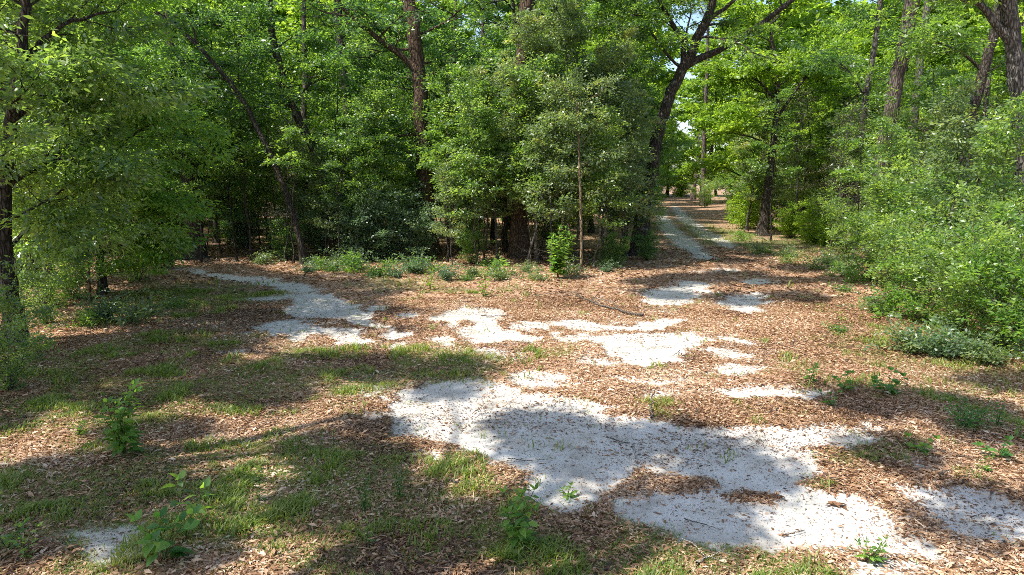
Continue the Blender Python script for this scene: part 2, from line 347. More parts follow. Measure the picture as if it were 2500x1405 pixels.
tag(link('ground', gme), kind='structure')

# ------------------------------------------------------------------ leaves and wood
def leaf_quads(p, ax, nr, L, Wd, fold=.18):
    """One folded four-cornered leaf per row."""
    ax = nrm(ax); side = nrm(np.cross(ax, nr)); up = np.cross(side, ax)
    L = L[:, None]; Wd = Wd[:, None]
    m = p + ax * L * .48 + up * Wd * fold
    V = np.stack([p, m + side * Wd * .5, p + ax * L - up * L * .08, m - side * Wd * .5], 1).reshape(-1, 3)
    F = np.arange(len(p) * 4).reshape(-1, 4)
    return V, F
LSC, NSC = 1.6, .46
class Plant:
    def __init__(s, seed): s.rng = np.random.default_rng(seed); s.t = []; s.a = []; s.d = []; s.w = []
    def tube(s, pts, r0, r1, n=6, flare=0.0, p=1.0):
        s.t.append((np.asarray(pts, float), r0, r1, n, flare, p))
    def anchor(s, p, d, w=1.0): s.a.append(p); s.d.append(d); s.w.append(w)
    def grow(s, p0, d, L, r, lvl, kids=5, up=.05, flat=.6, wob=.16, k=6, a0=.3, aw=1.0, spc=.28):
        rng = s.rng; pts = [np.array(p0, float)]; d = np.array(d, float); d /= np.linalg.norm(d)
        for i in range(k):
            d = d + rng.normal(0, wob, 3) + np.array([0, 0, up]); d /= np.linalg.norm(d)
            pts.append(pts[-1] + d * L / k)
        pts = np.array(pts); s.tube(pts, r, r * .3, 6 if r > .03 else 4)
        m = max(2, int(L * (1 - a0) / spc)) if lvl == 0 else max(1, int(L * .35 / spc))
        for t in np.linspace(a0 if lvl == 0 else .75, 1, m):
            q = t * k; i = min(int(q), k - 1); s.anchor(pts[i] + (pts[i + 1] - pts[i]) * (q - i), d, aw)
        if lvl > 0:
            for j in range(kids):
                t = .25 + .72 * (j + rng.random()) / kids; q = t * k; i = min(int(q), k - 1)
                pp = pts[i] + (pts[i + 1] - pts[i]) * (q - i); dd = nrm(pts[i + 1] - pts[i])
                sd = np.cross(dd, [0, 0, 1]); sd = nrm(sd + 1e-6) * (1 if j % 2 else -1)
                nd = dd * rng.uniform(.4, .9) + sd * rng.uniform(.6, 1.1) + rng.normal(0, .3, 3) * np.array([1, 1, flat])
                s.grow(pp, nd, L * rng.uniform(.35, .6) * (1.15 - .5 * t), r * .5, lvl - 1, max(3, kids - 1), up * .6, flat, wob, 4, .15, aw, spc)
    def wood(s, mat, name='trunk'):
        V, F, o = [], [], 0
        for pts, r0, r1, n, fl, pw in s.t:
            k = len(pts); t = np.gradient(pts, axis=0); t = nrm(t)
            ref = np.eye(3)[np.argmin(np.abs(t.mean(0)))]
            a = nrm(np.cross(t, ref)); b = np.cross(t, a)
            u = np.linspace(0, 1, k); r = r0 + (r1 - r0) * u ** pw
            if fl: r = r * (1 + fl * np.exp(-np.linspace(0, np.linalg.norm(pts[-1] - pts[0]), k) / (2.2 * r0)))
            an = np.linspace(0, 2 * np.pi, n, endpoint=False)
            rr = r[:, None] * np.ones(n)
            if r0 > .05:
                rr = rr * (1 + .10 * np.sin(3 * an + s.rng.random() * 6)[None] * np.exp(-u * 3)[:, None] + s.rng.normal(0, .035, (k, n)))
            ring = pts[:, None] + rr[..., None] * (np.cos(an)[None, :, None] * a[:, None] + np.sin(an)[None, :, None] * b[:, None])
            V.append(ring.reshape(-1, 3)); id_ = np.arange(k * n).reshape(k, n) + o; rl = np.roll(id_, -1, 1)
            F.append(np.stack([id_[:-1], rl[:-1], rl[1:], id_[1:]], -1).reshape(-1, 4)); o += k * n
        return mesh_from(name, np.concatenate(V), np.concatenate(F), mat, True)
    def leaves(s, mat, total, L=.08, asp=.45, spread=.38, flatz=.32, droop=.25, upn=1.0, name='crown', keep=None, scale=True):
        big = scale and L > .05 and total > 1500 and asp > .2
        if big: L, total, spread = L * LSC, int(total * NSC), spread * .74
        rng = s.rng; A = np.array(s.a); D = nrm(np.array(s.d)); w = np.array(s.w)
        if keep is not None:
            m = keep(A); A, D, w = A[m], D[m], w[m]
        # thin out some sprays and swell others: light and dark clumps with gaps
        w = w * rng.gamma(.75, 1 / .75, len(w)); w /= w.sum()
        i = rng.choice(len(A), total, p=w)
        ctint = rng.normal(0, .20, len(A))
        tilt = nrm(np.stack([rng.normal(0, .3, len(A)), rng.normal(0, .3, len(A)), np.ones(len(A))], 1))
        off = rng.normal(0, 1, (total, 3)) * np.array([1, 1, flatz]) * spread * .6 * rng.uniform(.55, 1.3, len(A))[i][:, None]
        off[:, 2] -= (off[:, 0] * tilt[i, 0] + off[:, 1] * tilt[i, 1])
        oh = off * np.array([1, 1, .2])
        ax = nrm(oh) * .8 + D[i] * .6 + rng.normal(0, .45, (total, 3)); ax[:, 2] -= droop
        nr = tilt[i] * upn + rng.normal(0, .75, (total, 3))
        ll = L * rng.uniform(.65, 1.3, total)
        V, F = leaf_quads(A[i] + off, ax, nr, ll, ll * asp * rng.uniform(.8, 1.2, total))
        tint = np.clip(.5 + ctint[i] + rng.normal(0, .17, total), 0, 1)
        return mesh_from(name, V, F, mat, False, None, {'tint': tint})
def trunk_line(rng, H, lean=(0, 0), k=12, wob=.06):
    t = np.linspace(0, 1, k); p = np.zeros((k, 3)); p[:, 2] = t * H
    w = np.cumsum(rng.normal(0, wob, (k, 2)), 0) * H / k * 1.2
    p[:, :2] = w - w[0] + np.outer(t ** 1.3, lean) * H
    return p
def std_tree(seed, H, r, cb, cr, bark, leaf, n_leaf, L, nl=16, asp=.45, spread=.4, elev=(.15, .8), lvl=1, kids=6, up=.05, droop=.25, lean=(0, 0),
             prof='round', wob=.06, top=.2, flatz=.32, spc=.28, bare=0):
    pl = Plant(seed); rng = pl.rng; tr = trunk_line(rng, H * .95, lean, 14, wob)
    pl.tube(tr, r, r * top, 10, .8)
    for j in range(nl):
        u = (j + rng.random()) / nl; h = cb + (H * .94 - cb) * u
        q = h / (H * .95) * 13; i = min(int(q), 12); p0 = tr[i] + (tr[i + 1] - tr[i]) * (q - i)
        w = {'round': math.sin(math.pi * (.18 + .75 * u)) ** .7, 'cone': 1 - .8 * u, 'flat': .6 + .5 * u, 'col': .9 - .3 * u}[prof]
        az = j * 2.4 + rng.uniform(-.4, .4); el = elev[0] + (elev[1] - elev[0]) * u
        ln = cr * w * rng.uniform(.7, 1.25)
        pl.grow(p0, [math.cos(az), math.sin(az), math.tan(el)], ln, max(.008, r * .32 * (1.1 - .6 * u)), lvl, kids, up, spc=spc)
    for j in range(bare):      # dead bare twigs low on the trunk
        h = rng.uniform(.15, .9) * cb; q = h / (H * .95) * 13; i = min(int(q), 12); az = rng.uniform(0, 6.28)
        d = np.array([math.cos(az), math.sin(az), rng.uniform(0, .6)]); a = tr[i] + (tr[i + 1] - tr[i]) * (q - i)
        pl.tube([a, a + d * cr * .2, a + d * cr * .4 + rng.normal(0, .08, 3)], r * .16, .004, 4)
    return (pl.wood(bark), pl.leaves(leaf, n_leaf, L, asp, spread, flatz, droop))
def std_shrub(seed, H, Wd, bark, leaf, n_leaf, L, stems=7, vary=.7, asp=.45, spread=.3, sr=.015, kids=4, droop=.15, flatz=.45):
    pl = Plant(seed); rng = pl.rng
    for j in range(stems):
        az = j * 2.4 + rng.uniform(-.4, .4); out = rng.uniform(.1, 1) * Wd / H
        pl.grow([math.cos(az) * .05, math.sin(az) * .05, -.03], [math.cos(az) * out, math.sin(az) * out, 1], H * rng.uniform(vary, 1.08) * (1 - .15 * min(out, 1)), sr, 1, kids + int(H), .04, .8, .13, spc=.2, a0=.2)
        for q in range(3):     # low side shoots keep the foliage down to the ground
            pl.grow([0, 0, H * .08 * (q + .5)], [math.cos(az + q), math.sin(az + q), .4], Wd * rng.uniform(.35, .8), sr * .5, 0, 0, .03, spc=.2, a0=.35)
    return (pl.wood(bark, 'stem'), pl.leaves(leaf, n_leaf, L, asp, spread, flatz, droop, name='foliage'))

PROTO = {}
def proto(kind, *meshes): PROTO.setdefault(kind, []).append(meshes)
for k in range(2):
    proto('holly', *std_tree(100 + k, 7.6, .06, 1.7, 1.8, BK['grey'], LM['holly'], 46000, .066, nl=22, spread=.34, prof='flat', elev=(.1, 1.1), kids=7, up=.09, spc=.24, bare=5, wob=.10))
    proto('laurel', *std_tree(110 + k, 9.5, .11, 1.6, 3.0, BK['dark'], LM[['laurel', 'glossy'][k]], 50000, .085, nl=26, spread=.42, prof='round', kids=7, droop=.35))
    proto('maple', *std_tree(120 + k, 11, .12, 2.3, 3.3, BK['dark'], LM['maple'], 40000, .10, nl=24, asp=.7, spread=.45, prof='round', elev=(.3, .9), kids=6, flatz=.22, bare=6))
    proto('sapling', *std_tree(130 + k, 7.5, .038, 2.6, 1.4, BK['dark'], LM['oak'], 7000, .08, nl=14, spread=.34, prof='col', kids=4, wob=.10, bare=8, lean=(.06 * (1 - 2 * k), .03)))
    proto('canopy', *std_tree(140 + k, 19, .24, 8.0, 4.6, BK['dark'], LM['oak'], 42000, .13, nl=26, spread=.6, prof='round', kids=7, lvl=1, spc=.4, wob=.07, bare=10))
    proto('pine', *std_tree(150 + k, 23, .20, 14, 3.0, BK['pine'], LM['needle'], 22000, .26, nl=22, asp=.06, spread=.5, prof='cone', kids=5, spc=.4, wob=.02, bare=10))
    proto('distant', *std_tree(160 + k, 15.5, .18, 1.2, 3.8, BK['dark'], LM['far'], 42000, .19, nl=34, asp=.55, spread=.6, prof='round', kids=6, spc=.42))
    proto('shrub', *std_shrub(170 + k, 3.0, 1.5, BK['grey'], [LM['blue'], LM['laurel']][k], 19000, .07, 9))
    proto('green_shrub', *std_shrub(180 + k, 3.2, 1.3, BK['grey'], [LM['glossy'], LM['bright']][k], 14000, .068, 8))
    proto('thicket', *std_tree(220 + k, 5.6, .032, 1.5, 1.25, BK['grey'], [LM['glossy'], LM['holly']][k], 13000, .07, nl=20, spread=.34, prof='col', kids=6, wob=.13, elev=(.2, 1.1), up=.08, bare=5, lean=(.07, -.04)))
    proto('yellow_shrub', *std_shrub(190 + k, 2.0, 1.3, BK['dark'], LM['maple'], 11000, .07, 8))
    proto('low_shrub', *std_shrub(200 + k, 1.15, 1.25, BK['grey'], [LM['blue'], LM['holly']][k], 3000, .06, 7, .3, spread=.2, sr=.008))
for k in range(3):
    proto('sprig_shrub', *std_shrub(240 + k, .5, .55, BK['grey'], [LM['holly'], LM['bright'], LM['laurel']][k], 420, .075, 5, .3, spread=.16, sr=.005, kids=2))
proto('dead_sapling', *std_tree(215, 6.5, .03, 1.5, 1.2, BK['grey'], LM['deadtwig'], 2600, .10, nl=20, asp=.12, spread=.4, prof='col', kids=6, wob=.1))

PN = {'tree': ('trunk', 'crown'), 'shrub': ('stem', 'foliage')}
TREE_NAMES = {'holly': 'holly_tree', 'laurel': 'laurel_tree', 'maple': 'maple_tree', 'sapling': 'sapling', 'canopy': 'oak_tree', 'pine': 'pine_tree',
              'distant': 'broadleaf_tree', 'dead_sapling': 'dead_sapling', 'thicket': 'young_tree'}
prng = np.random.default_rng(7)
def put(kind, x, y, sc=1.0, label=None, cat=None, group=None, var=None, rot=None, tilt=None, zs=None):
    sh = 'shrub' in kind
    ms = PROTO[kind][(prng.integers(len(PROTO[kind])) if var is None else var) % len(PROTO[kind])]
    o = bpy.data.objects.new(kind if sh else TREE_NAMES[kind], None); COL.objects.link(o); o.empty_display_size = .3
    o.location = (x, y, gz(x, y) - .03)
    t = prng.normal(0, .025, 2) if tilt is None else tilt
    o.rotation_euler = (t[0], t[1], prng.uniform(0, 6.28) if rot is None else rot)
    o.scale = (sc, sc, sc * (zs or 1))
    tag(o, label, cat or ('shrub' if sh else 'tree'), group)
    for nm, me in zip(PN['shrub' if sh else 'tree'], ms): link(nm, me, o)
    return o
def putpx(kind, px, py, sc=1.0, label=None, **kw):
    g = G(px, py); return put(kind, g[0], g[1], sc, label, **kw)

# ------------------------------------------------------------------ trees with a shape of their own in the photo
def hero(name, seed, label, bark, leaf, Y, trunk, r0, r1, limbs=(), auto=None, n_leaf=20000, L=.08, asp=.45, spread=.45, cat='tree', base=None, flatz=.3, droop=.25, sides=12, twigs=0, keep=None):
    """trunk / limbs: pixel polylines read at distance Y; an entry may carry its own distance as a third number. auto: (h0, h1, n, len, lvl)."""
    def pts(l): return np.array([P(q[0], q[1], q[2] if len(q) > 2 else Y) for q in l])
    tr = pts(trunk); b = tr[0].copy(); b[2] = gz(b[0], b[1]) - .05
    if base is not None: tr = tr
    tr[0] = b; org = b.copy(); tr = tr - org
    # resample smoothly
    def smooth(p, k):
        s_ = np.r_[0, np.cumsum(np.linalg.norm(np.diff(p, axis=0), axis=1))]; u = np.linspace(0, s_[-1], k)
        q = np.stack([np.interp(u, s_, p[:, i]) for i in range(3)], 1)
        for _ in range(2): q[1:-1] = (q[:-2] + 2 * q[1:-1] + q[2:]) / 4
        return q
    pl = Plant(seed); rng = pl.rng; tr = smooth(tr, 26); tr[1:] += rng.normal(0, r0 * .12, (25, 3))
    pl.tube(tr, r0, r1, sides, .8)
    for lb in limbs:
        q = smooth(pts(lb['p']) - org, 12); q[0] = tr[np.argmin(np.linalg.norm(tr - q[0], axis=1))]
        q[1:] += rng.normal(0, lb['r'] * .2, (11, 3))
        pl.tube(q, lb['r'], lb.get('r1', lb['r'] * .45), 8)
        f0 = lb.get('from', .35)
        for j in range(lb.get('n', 6)):
            t = f0 + (1 - f0) * (j + rng.random()) / max(1, lb.get('n', 6)); i = min(int(t * 11), 10)
            dd = nrm(q[i + 1] - q[i]); sd = np.cross(dd, [0, 0, 1]) * (1 if j % 2 else -1)
            pl.grow(q[i], dd * .5 + sd * rng.uniform(.3, 1) + rng.normal(0, .35, 3), lb.get('len', 1.5) * rng.uniform(.6, 1.2), lb['r'] * .28, 1, 5, .02, spc=.28)
    if auto:
        h0, h1, nn, ln, lv = auto
        zz = tr[:, 2]
        for j in range(nn):
            h = h0 + (h1 - h0) * (j + rng.random()) / nn; i = int(np.clip(np.searchsorted(zz, h), 1, 25)); az = j * 2.4 + rng.uniform(-.5, .5); lo = tr[i, 2] < 3 + .27 * org[1] and Y > 20
            if lo and math.sin(az) < .1: az = -az + rng.uniform(-.2, .2)
            u = (h - h0) / (h1 - h0 + .01)
            pl.grow(tr[i], [math.cos(az), math.sin(az), .15 + .6 * u], ln * rng.uniform(.6, 1.2), max(.012, r0 * .16), lv, 6, .03, spc=.3)
    for j in range(twigs):
        i = rng.integers(4, 20); az = rng.uniform(0, 6.28); d = np.array([math.cos(az), math.sin(az), rng.uniform(-.2, .5)])
        pl.tube([tr[i], tr[i] + d * .35, tr[i] + d * .8 + rng.normal(0, .12, 3)], r0 * .1, .004, 4)
    o = bpy.data.objects.new(name, None); COL.objects.link(o); o.location = org.tolist(); tag(o, label, cat)
    link('trunk', pl.wood(BK[bark]), o)
    if n_leaf: link('crown', pl.leaves(LM[leaf], n_leaf, L, asp, spread, flatz, droop), o)
    return o

HEROES = True
if HEROES:
    hero('oak_tree', 1, 'large leaning oak with a forked dark trunk arching over the sandy track', 'oak', 'oak', 27,
         [(1562,600),(1568,540),(1578,470),(1592,400),(1604,330),(1622,270),(1642,215),(1668,168)], .30, .20,
         [dict(p=[(1668,168),(1690,120),(1708,80),(1728,40),(1748,-10),(1760,-120),(1740,-260)], r=.20, r1=.07, n=14, len=2.6, **{'from': .15}),
          dict(p=[(1668,168),(1715,140),(1765,112),(1830,88),(1880,45),(1940,0),(2010,-60),(2080,-160)], r=.14, r1=.05, n=8, len=1.9, **{'from': .55}),
          dict(p=[(1722,50),(1750,35),(1790,5),(1830,-60)], r=.09, n=5, len=1.6, **{'from': .5}),
          dict(p=[(1660,170),(1640,145),(1618,122),(1580,60),(1540,10)], r=.06, n=8, len=2.0, **{'from': .3}),
          dict(p=[(1690,120),(1640,60),(1600,-20),(1540,-120)], r=.10, n=10, len=2.2, **{'from': .2})], None, 46000, .085, twigs=4)
    hero('oak_tree', 2, 'massive brown trunk rising straight through the middle of the dense wood', 'brown', 'laurel', 27,
         [(1045,610),(1043,520),(1040,440),(1033,350),(1028,250),(1020,160),(1010,60),(990,-60),(985,-300)], .34, .20,
         [dict(p=[(1024,190),(1000,150),(960,115),(920,95),(880,62),(845,30),(800,-30)], r=.13, n=8, len=2.0, **{'from': .3}),
          
          dict(p=[(1036,330),(980,330),(930,345),(890,330)], r=.05, n=8, len=1.6)], (5.0, 15, 18, 3.0, 1), 36000, .085, twigs=12)
    hero('oak_tree', 3, 'crooked dark tree kinked like a knee left of the massive brown trunk', 'dark', 'laurel', 26,
         [(815,600),(805,500),(790,430),(770,370),(745,320),(715,270),(703,235),(690,180),(668,125),(662,60),(660,-20),(650,-150)], .20, .11,
         [dict(p=[(690,150),(660,125),(620,100),(580,75),(520,60)], r=.07, n=8, len=1.7, **{'from': .3}),
          dict(p=[(712,265),(735,230),(760,200),(800,190)], r=.06, n=6, len=1.6)], (4.5, 11, 12, 2.4, 1), 30000, .08, twigs=6)
    hero('oak_tree', 4, 'slender dark tree leaning far left in front of the shaded wood', 'dark', 'laurel', 24,
         [(745,630),(720,530),(690,450),(660,370),(632,320),(608,275),(588,232),(556,195),(520,150),(480,110),(430,60),(350,15),(260,-60)], .115, .045,
         [dict(p=[(556,195),(520,190),(470,180)], r=.03, n=5, len=1.5), dict(p=[(480,110),(470,60),(450,0)], r=.04, n=6, len=1.7)], (3.4, 8.5, 10, 1.8, 1), 22000, .08)
    hero('oak_tree', 5, 'tall straight dark trunk with mossy sides between the kinked tree and the massive brown trunk', 'dark', 'oak', 31,
         [(838,590),(840,500),(852,420),(858,350),(850,270),(840,180),(832,90),(824,-10),(820,-200)], .24, .16,
         [dict(p=[(850,420),(830,390),(812,372),(795,350)], r=.07, n=4, len=1.2), dict(p=[(855,400),(870,355),(885,335),(905,300)], r=.08, n=5, len=1.4)], (7.5, 14, 12, 3, 1), 26000, .09)
    hero('oak_tree', 6, 'thick dark trunk beside the narrow sand trail at the left edge of the wood', 'dark', 'laurel', 25.5,
         [(475,637),(474,560),(468,480),(452,400),(440,320),(432,240),(420,120),(410,0),(400,-200)], .30, .16,
         [dict(p=[(474,545),(500,515),(530,490),(550,455)], r=.07, n=5, len=1.2), dict(p=[(472,600),(440,585),(415,590),(390,600)], r=.05, n=4, len=1.0)], (5.2, 12, 14, 3, 1), 34000, .085, twigs=8)
    hero('pine_tree', 7, 'reddish brown pine trunk showing behind the grey green holly at the corner of the wood', 'brown', 'needle', 26,
         [(1268,610),(1266,500),(1264,400),(1268,250),(1278,120),(1288,40),(1296,-120),(1300,-400)], .30, .22, (), (13, 17, 12, 2.5, 1), 9000, .24, .07, twigs=5)
    hero('sapling', 8, 'thin pale sunlit stem rising out of the corner thicket', 'pale', 'holly', 21.6,
         [(1420,655),(1419,560),(1417,480),(1414,390),(1412,320),(1408,250)], .05, .02, (), (2.2, 5.5, 16, 1.3, 1), 16000, .065)
    hero('maple_tree', 9, 'yellow green tree with a short dark trunk standing by the far bend of the track', 'dark', 'maple', 36,
         [(1862,578),(1866,530),(1874,470),(1882,400),(1888,350),(1896,290),(1900,220),(1890,150),(1880,60)], .24, .08,
         [dict(p=[(1884,360),(1850,340),(1815,330),(1780,325)], r=.06, n=8, len=2.0, **{'from': .3}),
          dict(p=[(1892,250),(1870,215),(1840,190),(1795,180)], r=.08, n=10, len=2.4, **{'from': .3}),
          dict(p=[(1895,290),(1930,240),(1965,190),(2010,140)], r=.09, n=10, len=2.4, **{'from': .3})], (5.6, 13, 22, 3.4, 1), 60000, .10, .65, .5, flatz=.22)
    hero('pine_tree', 10, 'slim pale lichen spotted trunk slanting up beside the dark pine', 'grey', 'laurel', 30,
         [(2087,575),(2090,500),(2094,400),(2102,320),(2112,240),(2125,170),(2138,90),(2152,-10),(2165,-150)], .13, .10,
         [dict(p=[(2112,235),(2085,190),(2060,160),(2030,145)], r=.05, n=6, len=1.8)], (8, 13, 10, 2.2, 1), 14000, .085, twigs=5)
    hero('pine_tree', 11, 'dark scaly pine trunk leaning right above the shrubs', 'pine', 'needle', 27,
         [(2140,600),(2142,500),(2150,420),(2165,320),(2180,240),(2195,170),(2212,80),(2226,-10),(2250,-200)], .29, .24,
         [dict(p=[(2175,330),(2160,300),(2148,275),(2140,262)], r=.03, n=1, len=.5)], (12, 16, 10, 2.5, 1), 9000, .24, .07, twigs=6)
    hero('oak_tree', 12, 'dark slanting trunk between the scaly pine and the big tree at the right edge', 'dark', 'oak', 24,
         [(2335,620),(2345,500),(2358,370),(2372,290),(2388,210),(2405,150),(2430,80),(2455,-10),(2490,-150)], .20, .13,
         [dict(p=[(2400,170),(2350,130),(2290,100),(2230,90)], r=.06, n=8, len=2.0)], (8.5, 12.5, 12, 2.6, 1), 20000, .085, twigs=6)
    hero('oak_tree', 13, 'big sunlit grey brown trunk at the right edge of the photo', 'grey', 'oak', 16,
         [(2520,700),(2510,560),(2498,400),(2486,250),(2479,140),(2466,50),(2450,-30),(2420,-200)], .19, .155,
         [dict(p=[(2494,140),(2470,105),(2440,75),(2415,40),(2380,0),(2330,-60)], r=.11, n=8, len=1.8, **{'from': .6})], (8.5, 12, 12, 2.6, 1), 18000, .085, twigs=4)
    hero('pine_tree', 14, 'pale distant trunk seen between the scaly pine and the dark slanting trunk', 'grey', 'needle', 38,
         [(2222,560),(2226,400),(2232,280),(2245,160),(2262,40),(2280,-100)], .22, .17, (), (15, 18, 8, 2.2, 1), 6000, .24, .07, twigs=4)
    # the near trees on the left, drooping over the grass
    hero('laurel_tree', 20, 'near tree at the left edge with a dark trunk and drooping blue green foliage', 'dark', 'glossy', 12.2,
         [(38,858),(30,760),(12,640),(5,500),(20,380),(40,250),(60,80),(60,-150)], .15, .06,
         [dict(p=[(15,620),(60,560,12.6),(120,520,13),(190,520,13.2)], r=.04, n=9, len=1.3, **{'from': .15}),
          dict(p=[(8,470),(90,400,12.5),(190,380,13),(300,400,13.4)], r=.05, n=12, len=1.5, **{'from': .1}),
          dict(p=[(30,300),(120,220,12.6),(230,190,13.2),(330,230,13.8)], r=.05, n=12, len=1.5, **{'from': .1}),
          dict(p=[(50,150),(150,60,12.6),(260,30,13.2)], r=.05, n=10, len=1.5, **{'from': .1})], (2.0, 9.0, 22, 2.0, 1), 62000, .085, droop=.4, asp=.36)
    hero('laurel_tree', 21, 'low spreading tree with bright tips reaching over the start of the sand trail', 'dark', 'bright', 17.5,
         [(250,720),(245,640),(240,540),(250,440),(262,330),(270,200),(270,50)], .10, .04,
         [dict(p=[(242,560),(300,520),(370,490),(440,480)], r=.035, n=12, len=1.2, **{'from': .2}),
          dict(p=[(244,620),(300,600),(350,590),(400,600)], r=.03, n=10, len=1.1, **{'from': .2}),
          dict(p=[(255,400),(310,340),(370,300),(430,290)], r=.04, n=12, len=1.5, **{'from': .2})], (1.5, 8.5, 20, 1.9, 1), 50000, .085, droop=.4, asp=.36)
    hero('laurel_tree', 22, 'dense leafy tree just behind the near tree at the left edge', 'dark', 'glossy', 15.5,
         [(120,760),(118,640),(110,500),(120,350),(135,200),(150,0),(150,-120)], .11, .05, (), (1.6, 9.5, 30, 2.2, 1), 56000, .085, droop=.4, asp=.36)
    hero('sapling', 23, 'spindly low sapling with forked twigs on the leaf litter near the left trees', 'brown', 'laurel', 15.8,
         [(221,758),(220,710),(217,665),(214,600)], .035, .012,
         [dict(p=[(219,715),(235,690),(255,665),(262,640)], r=.012, n=3, len=.5), dict(p=[(219,700),(200,670),(185,650)], r=.010, n=3, len=.4)], (1.2, 2.2, 5, .6, 0), 900, .07)

# ------------------------------------------------------------------ the wood behind: rows of trees told apart by the gaps they stand in
ZONES = [(-500, 440, 'left of the thick trunk by the sand trail'), (440, 640, 'right of the thick trunk by the sand trail'),
         (640, 830, 'around the dark tree kinked like a knee'), (830, 1040, 'just left of the massive brown trunk'),
         (1040, 1260, 'just right of the massive brown trunk'), (1260, 1560, 'behind the corner thicket by the track'),
         (1560, 1700, 'at the far end of the track'), (1700, 1880, 'behind the yellow green tree'), (1880, 2090, 'right of the yellow green tree'),
         (2090, 2300, 'behind the scaly pine trunk'), (2300, 3200, 'behind the shrubs at the right edge')]
def colx(x, y): return 1250 + FPX * x / (y * CP - 0)   # rough photo column of a ground point
def zone(x, y):
    c = colx(x, y)
    for a, b, s in ZONES:
        if a <= c < b: return s
    return ZONES[-1][2] if c > 0 else ZONES[0][2]
ADJ = {'holly': 'grey green holly', 'laurel': 'dark leaved tree', 'maple': 'light yellow green tree', 'sapling': 'thin dark sapling', 'canopy': 'high crowned oak',
       'pine': 'straight pine', 'distant': 'leafy background tree', 'dead_sapling': 'bare grey sapling', 'shrub': 'blue green shrub', 'green_shrub': 'leafy green shrub',
       'yellow_shrub': 'yellow green shrub', 'low_shrub': 'low sparse shrub', 'thicket': 'young leafy tree', 'sprig_shrub': 'small leafy sprig'}
AUTO = {}
def auto_put(kind, x, y, sc, depth, **kw):
    z = zone(x, y); lab = f"{ADJ[kind]}{depth} {z}"
    o = put(kind, x, y, sc, lab, group=f"{ADJ[kind]}s in the wood", **kw); AUTO.setdefault(lab, []).append((y, o, lab.replace(ADJ[kind], ADJ[kind] + 's', 1))); return o
def name_rows():
    for lab, l in AUTO.items():
        l.sort(key=lambda q: q[0])
        if 1 < len(l) <= 4:
            for (y, o, _), w in zip(l, ['nearest', 'second nearest', 'third nearest', 'fourth nearest']): o['label'] = f"{w} {lab}"
        elif len(l) > 4:
            for y, o, g_ in l: o['group'] = g_
CLEAR = np.array([G(*p) for p in [(-900,960),(60,880),(130,790),(260,720),(330,680),(380,655),(470,645),(620,632),(740,655),(900,672),(1150,676),(1300,680),(1480,658),(1560,640)]])
EDGE = lambda x: np.interp(x, *zip(*sorted([tuple(c) for c in CLEAR])))
RIGHT = np.array([G(*p) for p in [(1900,598),(2040,640),(2130,740),(2200,850),(2500,880),(3400,900)]])
LT = np.array([G(*p) for p in [(760,716),(640,684),(520,668),(430,658),(300,650)]])
def free(x, y, m=0):
    if dpath(x, y) < 3.2 + m: return False
    if dpath(x, y, LT) < 1.0 + m: return False
    if x < 4.6: return y > float(EDGE(x)) + .6
    if y > 32: return True
    xr = float(np.interp(y, RIGHT[::-1, 1], RIGHT[::-1, 0])) if y > 11 else 99
    return x > xr + .6
TRUNKS = [(455, 26), (600, 25), (720, 27), (852, 32), (1030, 28), (1268, 27), (1600, 28), (1878, 37), (2105, 31), (2165, 28), (2240, 39), (2370, 25)]
def hides(x, y, half):
    c = colx(x, y); return any(abs(c - a) < half and y < b + 1.5 for a, b in TRUNKS)
def scatter(y0, y1, dmin, nmax, seed, margin=3.5):
    r = np.random.default_rng(seed); out = []
    for _ in range(nmax * 30):
        y = math.sqrt(r.uniform(y0 ** 2, y1 ** 2)); x = r.uniform(-.80 * y - margin, .80 * y + margin)
        if not free(x, y): continue
        if all((x - a) ** 2 + (y - b) ** 2 > dmin ** 2 for a, b in out): out.append((x, y))
        if len(out) >= nmax: break
    return out
fr = np.random.default_rng(11)
for x, y in scatter(26, 46, 3.9, 56, 1):
    right = x > 6
    k = fr.choice(['laurel', 'maple', 'holly', 'canopy', 'pine'], p=[.26, .48, .08, .06, .12] if not right else [.20, .56, .06, .04, .14])
    if y < 30 and k == 'maple' and not right: k = 'laurel'
    if y < 31 and k == 'canopy' and fr.random() < .6: k = 'pine'
    if k not in ('canopy', 'pine') and hides(x, y, FPX * (3.1 if right else 2.3) / y): continue
    if hides(x, y, 14): continue
    auto_put(k, x, y, fr.uniform(.8, 1.15), '')
for x, y in scatter(24, 42, 1.3, 150, 2):
    auto_put('sapling' if fr.random() < .8 else 'dead_sapling', x, y, fr.uniform(.7, 1.3), '')
for x, y in scatter(23.4, 27.5, .9, 30, 8):
    if x > 5 or hides(x, y, 12): continue
    auto_put('sapling', x, y, fr.uniform(.55, 1.0), ' foremost')
for x, y in scatter(46, 110, 5.8, 118, 3):
    k = 'distant' if fr.random() < .80 else ('pine' if fr.random() < .7 else 'canopy')
    if k == 'canopy' and dpath(x, y) < 9: k = 'distant'
    auto_put(k, x, y, fr.uniform(.9, 1.45), ' far off')
for x, y in scatter(27.5, 42, 1.9, 84, 5):
    if dpath(x, y) < 4.2 or hides(x, y, 75 if x > 6 else 30): continue
    auto_put('thicket', x, y, fr.uniform(.6, 1.15), '')
for x, y in scatter(66, 118, 4.0, 46, 6):
    auto_put('green_shrub', x, y, fr.uniform(1.1, 1.9), ' far off')
for x, y in scatter(28, 60, 2.8, 110, 4):
    if dpath(x, y) < 4.5 and y < 42: continue
    auto_put(fr.choice(['green_shrub', 'yellow_shrub', 'shrub']), x, y, fr.uniform(.5, .95), '')
pr = np.random.default_rng(23); nsp = 0
